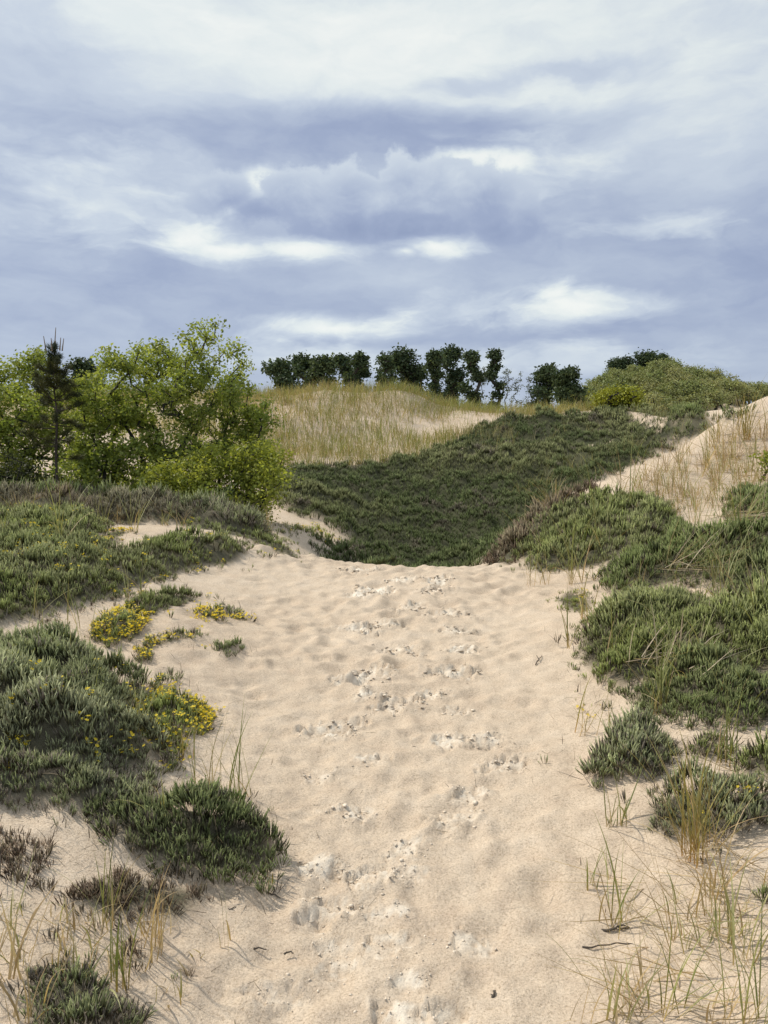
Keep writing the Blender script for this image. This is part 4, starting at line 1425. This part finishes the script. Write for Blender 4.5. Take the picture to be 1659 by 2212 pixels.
small_tufts('small beach grass sprig on the sunlit sand face of the right dune', 'grass sprigs on the right dune face',
            [(1330, 1075), (1480, 985), (1590, 915), (1659, 890), (1659, 1080), (1550, 1110), (1450, 1120), (1400, 1090)], 95, 60, [GP_STRAW, GP_PALE, GP_ORANGE, GP_STRAW])
small_tufts('thin grass sprig poking out of the right heather slope', 'grass sprigs in the right heather',
            [(1150, 1200), (1250, 1120), (1450, 1110), (1659, 1180), (1659, 1560), (1420, 1530), (1290, 1420), (1300, 1300)], 46, 110, [GP_PALE, GP_GREEN], .5, 4)
small_tufts('loose grass sprig on the lower right sand', 'grass sprigs on the lower right sand',
            [(1330, 2212), (1420, 2030), (1460, 1900), (1659, 1850), (1659, 2212)], 16, 100, [GP_STRAW, GP_PALE, GP_STRAW], .8, 4)
small_tufts('thin grass sprig poking out of the left heather mats', 'grass sprigs in the left heather',
            [(0, 1140), (230, 1130), (350, 1250), (300, 1500), (330, 1640), (0, 1720)], 30, 90, [GP_PALE, GP_GREEN], .6, 3)
small_tufts('dry grass wisp among the withered heather at lower left', 'grass wisps at lower left',
            [(20, 1950), (180, 2000), (430, 1960), (420, 2100), (300, 2212), (20, 2080)], 16, 80, [GP_STRAW, GP_PALE], .8, 4)
small_tufts('shrubby straw grass wisp in front of the left trees', 'grass wisps before the left trees',
            [(0, 1095), (0, 1125), (600, 1155), (540, 1130), (300, 1110)], 26, 55, [GP_PALE, GP_STRAW], .5, 8)

# dead straw heaps
for lab, px, py, az, L in [('bundle of fallen straw stalks lying across the right heather bank', 1480, 1262, -.6, .42), ('bleached straw heap in the middle of the right bank', 1440, 1490, .3, .26),
                           ('fallen straw on the upper right dune slope', 1600, 1150, -.5, .4)]:
    h = hit(px, py)
    root = tag(empty('straw_heap', (h[0], h[1], h[2] + .12)), lab, 'dead grass', 'fallen straw heaps')
    r = np.random.default_rng(int(px))
    pts = np.concatenate([r.normal(0, .14, (26, 2)), r.uniform(-.03, .05, (26, 1))], 1)
    blades_obj('stalks', root, pts, r, height=L, hvar=.4, lean=1.9, curve=.3, width=.004, pal=((.48, .40, .29), (.52, .44, .32), (.36, .28, .19)), per=2, az0=az, azs=.5, segs=3)


# driftwood twigs lying on the sand
def twig(label, p0, p1, r0=.004, sub=True, thick=1.0):
    a, b = hit(*p0), hit(*p1)
    r = np.random.default_rng(int(p0[0]))
    base = np.array([a[0], a[1], float(ground_z(a[0], a[1]))])
    segs = 7
    pts = []
    for k in range(segs + 1):
        t = k / segs
        p = a + (b - a) * t + np.append(r.normal(0, .003, 2), 0) * (0 < k < segs)
        p[2] = float(ground_z(p[0], p[1])) + .006 + .004 * math.sin(math.pi * t)
        pts.append(p - base)
    paths = [(pts, r0)]
    if sub:
        q = pts[4]; d = (pts[5] - pts[4]); n_ = np.array([-d[1], d[0], 0])
        paths.append(([q, q + d * .8 + n_ * .8 + [0, 0, .006], q + d * 1.5 + n_ * 1.3 + [0, 0, .004]], r0 * .6))
    V, Fc = [], []
    for pp, rr in paths:
        for i, p in enumerate(pp):
            d = pp[min(i + 1, len(pp) - 1)] - pp[max(i - 1, 0)]
            d = d / np.linalg.norm(d)
            s1 = np.cross(d, [0, 0, 1]); s1 /= np.linalg.norm(s1); s2 = np.cross(s1, d)
            w = rr * thick * (1 - .6 * i / (len(pp) - 1)) * r.uniform(.85, 1.15)
            o = len(V)
            for k in range(5):
                an = 2 * math.pi * k / 5
                V.append(p + w * (s1 * math.cos(an) + s2 * math.sin(an)))
            if i:
                for k in range(5):
                    Fc.append((o - 5 + k, o - 5 + (k + 1) % 5, o + (k + 1) % 5, o + k))
    o = build('driftwood_twig', np.array(V), np.array(Fc), M_TWIG, cols=np.repeat(np.array([[.09, .075, .06]]), len(V), 0), smooth=True)
    o.location = base
    return tag(o, label, 'twig', 'twigs lying on the sand')


twig('thin dark forked twig standing out on the open sand right of the prints', (1157, 1438), (1170, 1418))
twig('short dark twig on bare sand at lower left of the path', (548, 2053), (576, 2056), .003, False)
twig('small dark wood chip by the bottom left path edge', (614, 2066), (634, 2063), .0035, False)
twig('tiny dark twig near the bottom right of the prints', (1064, 2160), (1070, 2145), .005, False)
twig('brown twig lying below the jutting dark clump', (485, 1965), (512, 1978), .003, True)
twig('dark twig at the sand edge right of the withered heather', (560, 1925), (606, 1944), .004, True)
twig('thin straw twig lying across the sand right of the path', (1258, 2050), (1385, 2040), .003, False)
twig('curled dark twig below the grassy right edge', (1300, 2014), (1360, 2008), .005, True)

# fine plant litter scattered at the vegetation edges
rl = np.random.default_rng(12)
lx, ly = [], []
for poly, _dm, _sd in heather_polys:
    pa = np.array(poly)
    if pa[:, 1].mean() > 9:
        continue
    for i in range(len(pa)):
        a, b = pa[i], pa[(i + 1) % len(pa)]
        m = int(np.linalg.norm(b - a) * 14) + 1
        t = rl.random((m, 1))
        q = a + (b - a) * t + rl.normal(0, .09, (m, 2))
        lx += list(q[:, 0]); ly += list(q[:, 1])
lx += list(rl.normal(-1.05, .35, 420)); ly += list(rl.uniform(1.9, 3.3, 420))
lx += list(rl.normal(1.2, .35, 260)); ly += list(rl.uniform(2.0, 4.0, 260))
lx += list(rl.normal(0, .5, 60)); ly += list(rl.uniform(2.0, 5.0, 60))
lx, ly = np.array(lx), np.array(ly)
pts = np.stack([lx, ly, ground_z(lx, ly) + .010], 1)
V, Fc, C = blades_mesh(pts, rl, .045, .7, 1.5, .2, .0018, ((.13, .10, .075), (.11, .085, .06), (.34, .27, .18)), 1, 2)
o = build('plant_litter', V, Fc, M_TWIG, cols=C)
tag(o, 'fine broken stems littering the sand at the heather edges', None, None, 'stuff')
# long dead blades lying on the lower right sand
q = rl.uniform(0, 1, (80, 2))
pl = np.array([hit(1330 + 330 * a, 1870 + 340 * b_) for a, b_ in q])
pl[:, 2] = ground_z(pl[:, 0], pl[:, 1]) + .006
V, Fc, C = blades_mesh(pl, rl, .30, .5, 1.75, .05, .0022, GP_STRAW, 1, 4, az0=2.9, azs=.45)
o = build('fallen_grass_blades', V, Fc, M_GRASS, cols=C)
tag(o, 'fallen dry grass blades lying on the lower right sand', None, None, 'stuff')

# dead thatch over the right dune face
q = rl.uniform(0, 1, (3600, 2))
dp = world_poly([(1240, 1080), (1330, 1045), (1480, 970), (1590, 905), (1659, 880), (1720, 870), (1720, 1090), (1550, 1110), (1450, 1110), (1350, 1085)])
dpa = np.array(dp)
q = dpa.min(0) + q * (dpa.max(0) - dpa.min(0))
q = q[pip(q[:, 0], q[:, 1], dp)]
q = q[fbm(q[:, 0] * 1.1, q[:, 1] * 1.1, 3, 99) > -.12]
V, Fc, C = blades_mesh(np.stack([q[:, 0], q[:, 1], ground_z(q[:, 0], q[:, 1]) + .012], 1), rl, .30, .6, 1.45, .3, .0038, ((.40, .30, .19), (.44, .34, .22), (.28, .20, .13)), 1, 4)
o = build('dune_thatch', V, Fc, M_GRASS, cols=C)
tag(o, 'dead grass thatch strewn over the sand face of the right dune', None, None, 'stuff')

# crumbs of broken sand crust round the prints
CV = np.array([[0, 0, 1], [.9, 0, .3], [.3, .85, .3], [-.75, .5, .3], [-.75, -.5, .3], [.3, -.85, .3], [0, 0, -.6]])
CF = np.array([[0, 1, 2], [0, 2, 3], [0, 3, 4], [0, 4, 5], [0, 5, 1], [6, 2, 1], [6, 3, 2], [6, 4, 3], [6, 5, 4], [6, 1, 5]])
cp_, cs_ = [], []
for (xx, yy, rot, sc, fr, i) in PR:
    m = 22
    a = rl.uniform(0, 6.28, m); rr = np.abs(rl.normal(.07, .06, m)) * sc
    cp_.append(np.stack([xx + np.cos(a) * rr * 1.3, yy + np.sin(a) * rr], 1)); cs_.append(np.abs(rl.normal(.001, .0022, m)) * sc * min(1, .4 + .12 * yy) + .0008)
cp_ = np.concatenate(cp_); cs_ = np.concatenate(cs_)
m = len(cp_)
dz_, _f = detail(cp_[:, 0], cp_[:, 1])
pos = np.stack([cp_[:, 0], cp_[:, 1], ground_z(cp_[:, 0], cp_[:, 1]) + dz_ + cs_ * .3], 1)
cb = rl.uniform(.85, 1.1, m)
V, Fc, C = stamp([(CV, CF, np.zeros(7))], pos, cs_, rl.uniform(0, 6.28, m), rl.uniform(0, .8, m), rl.uniform(0, 6.28, m), rl,
                 lambda ids, Hh: np.repeat((np.array([.62, .52, .40])[None] * cb[ids, None])[:, None], len(Hh), 1))
M_CRUMB = plant_mat('sand_crumb', .95, 0, 60, .1)
# thin broken plates of crust tipped up round each print
PV, PF = [], []
for k in range(5):
    a = 2 * math.pi * k / 5
    rr = (.8, 1.15, .7, 1.0, .85)[k]
    PV += [[math.cos(a) * rr, math.sin(a) * rr, .14], [math.cos(a) * rr * .9, math.sin(a) * rr * .9, -.16]]
    i, j = 2 * k, (2 * k + 2) % 10
    PF += [(i, i + 1, j + 1), (i, j + 1, j)]
PF += [(0, 2, 4), (0, 4, 6), (0, 6, 8)]
pp, ps = [], []
for (xx, yy, rot, sc, fr, i) in PR:
    m2 = 30
    a = rl.uniform(0, 6.28, m2); rr = np.abs(rl.normal(.085, .035, m2)) * sc
    pp.append(np.stack([xx + np.cos(a) * rr * 1.35, yy + np.sin(a) * rr * .95], 1)); ps.append((.003 + np.abs(rl.normal(0, .0085, m2))) * sc * min(1, .35 + .13 * yy))
pp = np.concatenate(pp); ps = np.concatenate(ps)
m2 = len(pp)
dz2, _f = detail(pp[:, 0], pp[:, 1])
pc = rl.uniform(.85, 1.15, m2)
V2_, F2_, C2_ = stamp([(np.array(PV), np.array(PF), np.zeros(10))], np.stack([pp[:, 0], pp[:, 1], ground_z(pp[:, 0], pp[:, 1]) + dz2 + ps * .18], 1), ps, rl.uniform(0, 6.28, m2),
                      np.abs(rl.normal(.1, .35, m2)), rl.uniform(0, 6.28, m2), rl,
                      lambda ids, Hh: np.repeat((np.array([.66, .565, .45])[None] * pc[ids, None])[:, None], len(Hh), 1))
Fc = np.concatenate([Fc, F2_ + len(V)]); V = np.concatenate([V, V2_]); C = np.concatenate([C, C2_])
o = build('sand_crumbs', V, Fc, M_CRUMB, cols=C)
tag(o, 'small pale crumbs of broken sand crust around the footprints', None, None, 'stuff')

# ---- the ground itself, with plant litter where the mats grow
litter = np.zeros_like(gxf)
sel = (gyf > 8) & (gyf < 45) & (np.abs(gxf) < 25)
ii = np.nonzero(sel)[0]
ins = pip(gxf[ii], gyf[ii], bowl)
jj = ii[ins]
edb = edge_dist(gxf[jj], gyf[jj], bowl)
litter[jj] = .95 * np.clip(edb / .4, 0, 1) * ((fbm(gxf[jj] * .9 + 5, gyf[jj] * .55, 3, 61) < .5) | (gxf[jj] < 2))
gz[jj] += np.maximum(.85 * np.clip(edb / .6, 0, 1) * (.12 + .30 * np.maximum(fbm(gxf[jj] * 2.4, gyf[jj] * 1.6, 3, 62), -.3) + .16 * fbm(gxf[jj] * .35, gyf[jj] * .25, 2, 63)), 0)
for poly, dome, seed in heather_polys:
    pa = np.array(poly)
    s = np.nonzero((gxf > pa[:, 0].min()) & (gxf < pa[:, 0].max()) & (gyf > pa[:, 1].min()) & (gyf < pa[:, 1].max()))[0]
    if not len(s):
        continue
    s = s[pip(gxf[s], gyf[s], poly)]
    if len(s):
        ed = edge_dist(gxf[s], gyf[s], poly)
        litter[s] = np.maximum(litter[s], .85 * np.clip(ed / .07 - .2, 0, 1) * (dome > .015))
        lump = fbm(gxf[s] * 3.2, gyf[s] * 3.2, 3, seed + 90)
        inn = np.clip(ed / .22, 0, 1)
        tus = fbm(gxf[s] * 7.5, gyf[s] * 7.5, 2, seed + 33)
        gz[s] += np.maximum(1.3 * dome * inn ** .9 * (1 + .7 * lump) + .045 * tus * inn * (dome > .015) - .012, 0)
ground = build('ground', np.stack([gxf, gyf, gz], 1), gfaces, M_SAND, attrs={'fresh': fresh, 'litter': litter}, smooth=True)
tag(ground, 'pale beige dune sand with a trodden path climbing to a crest', None, None, 'structure')
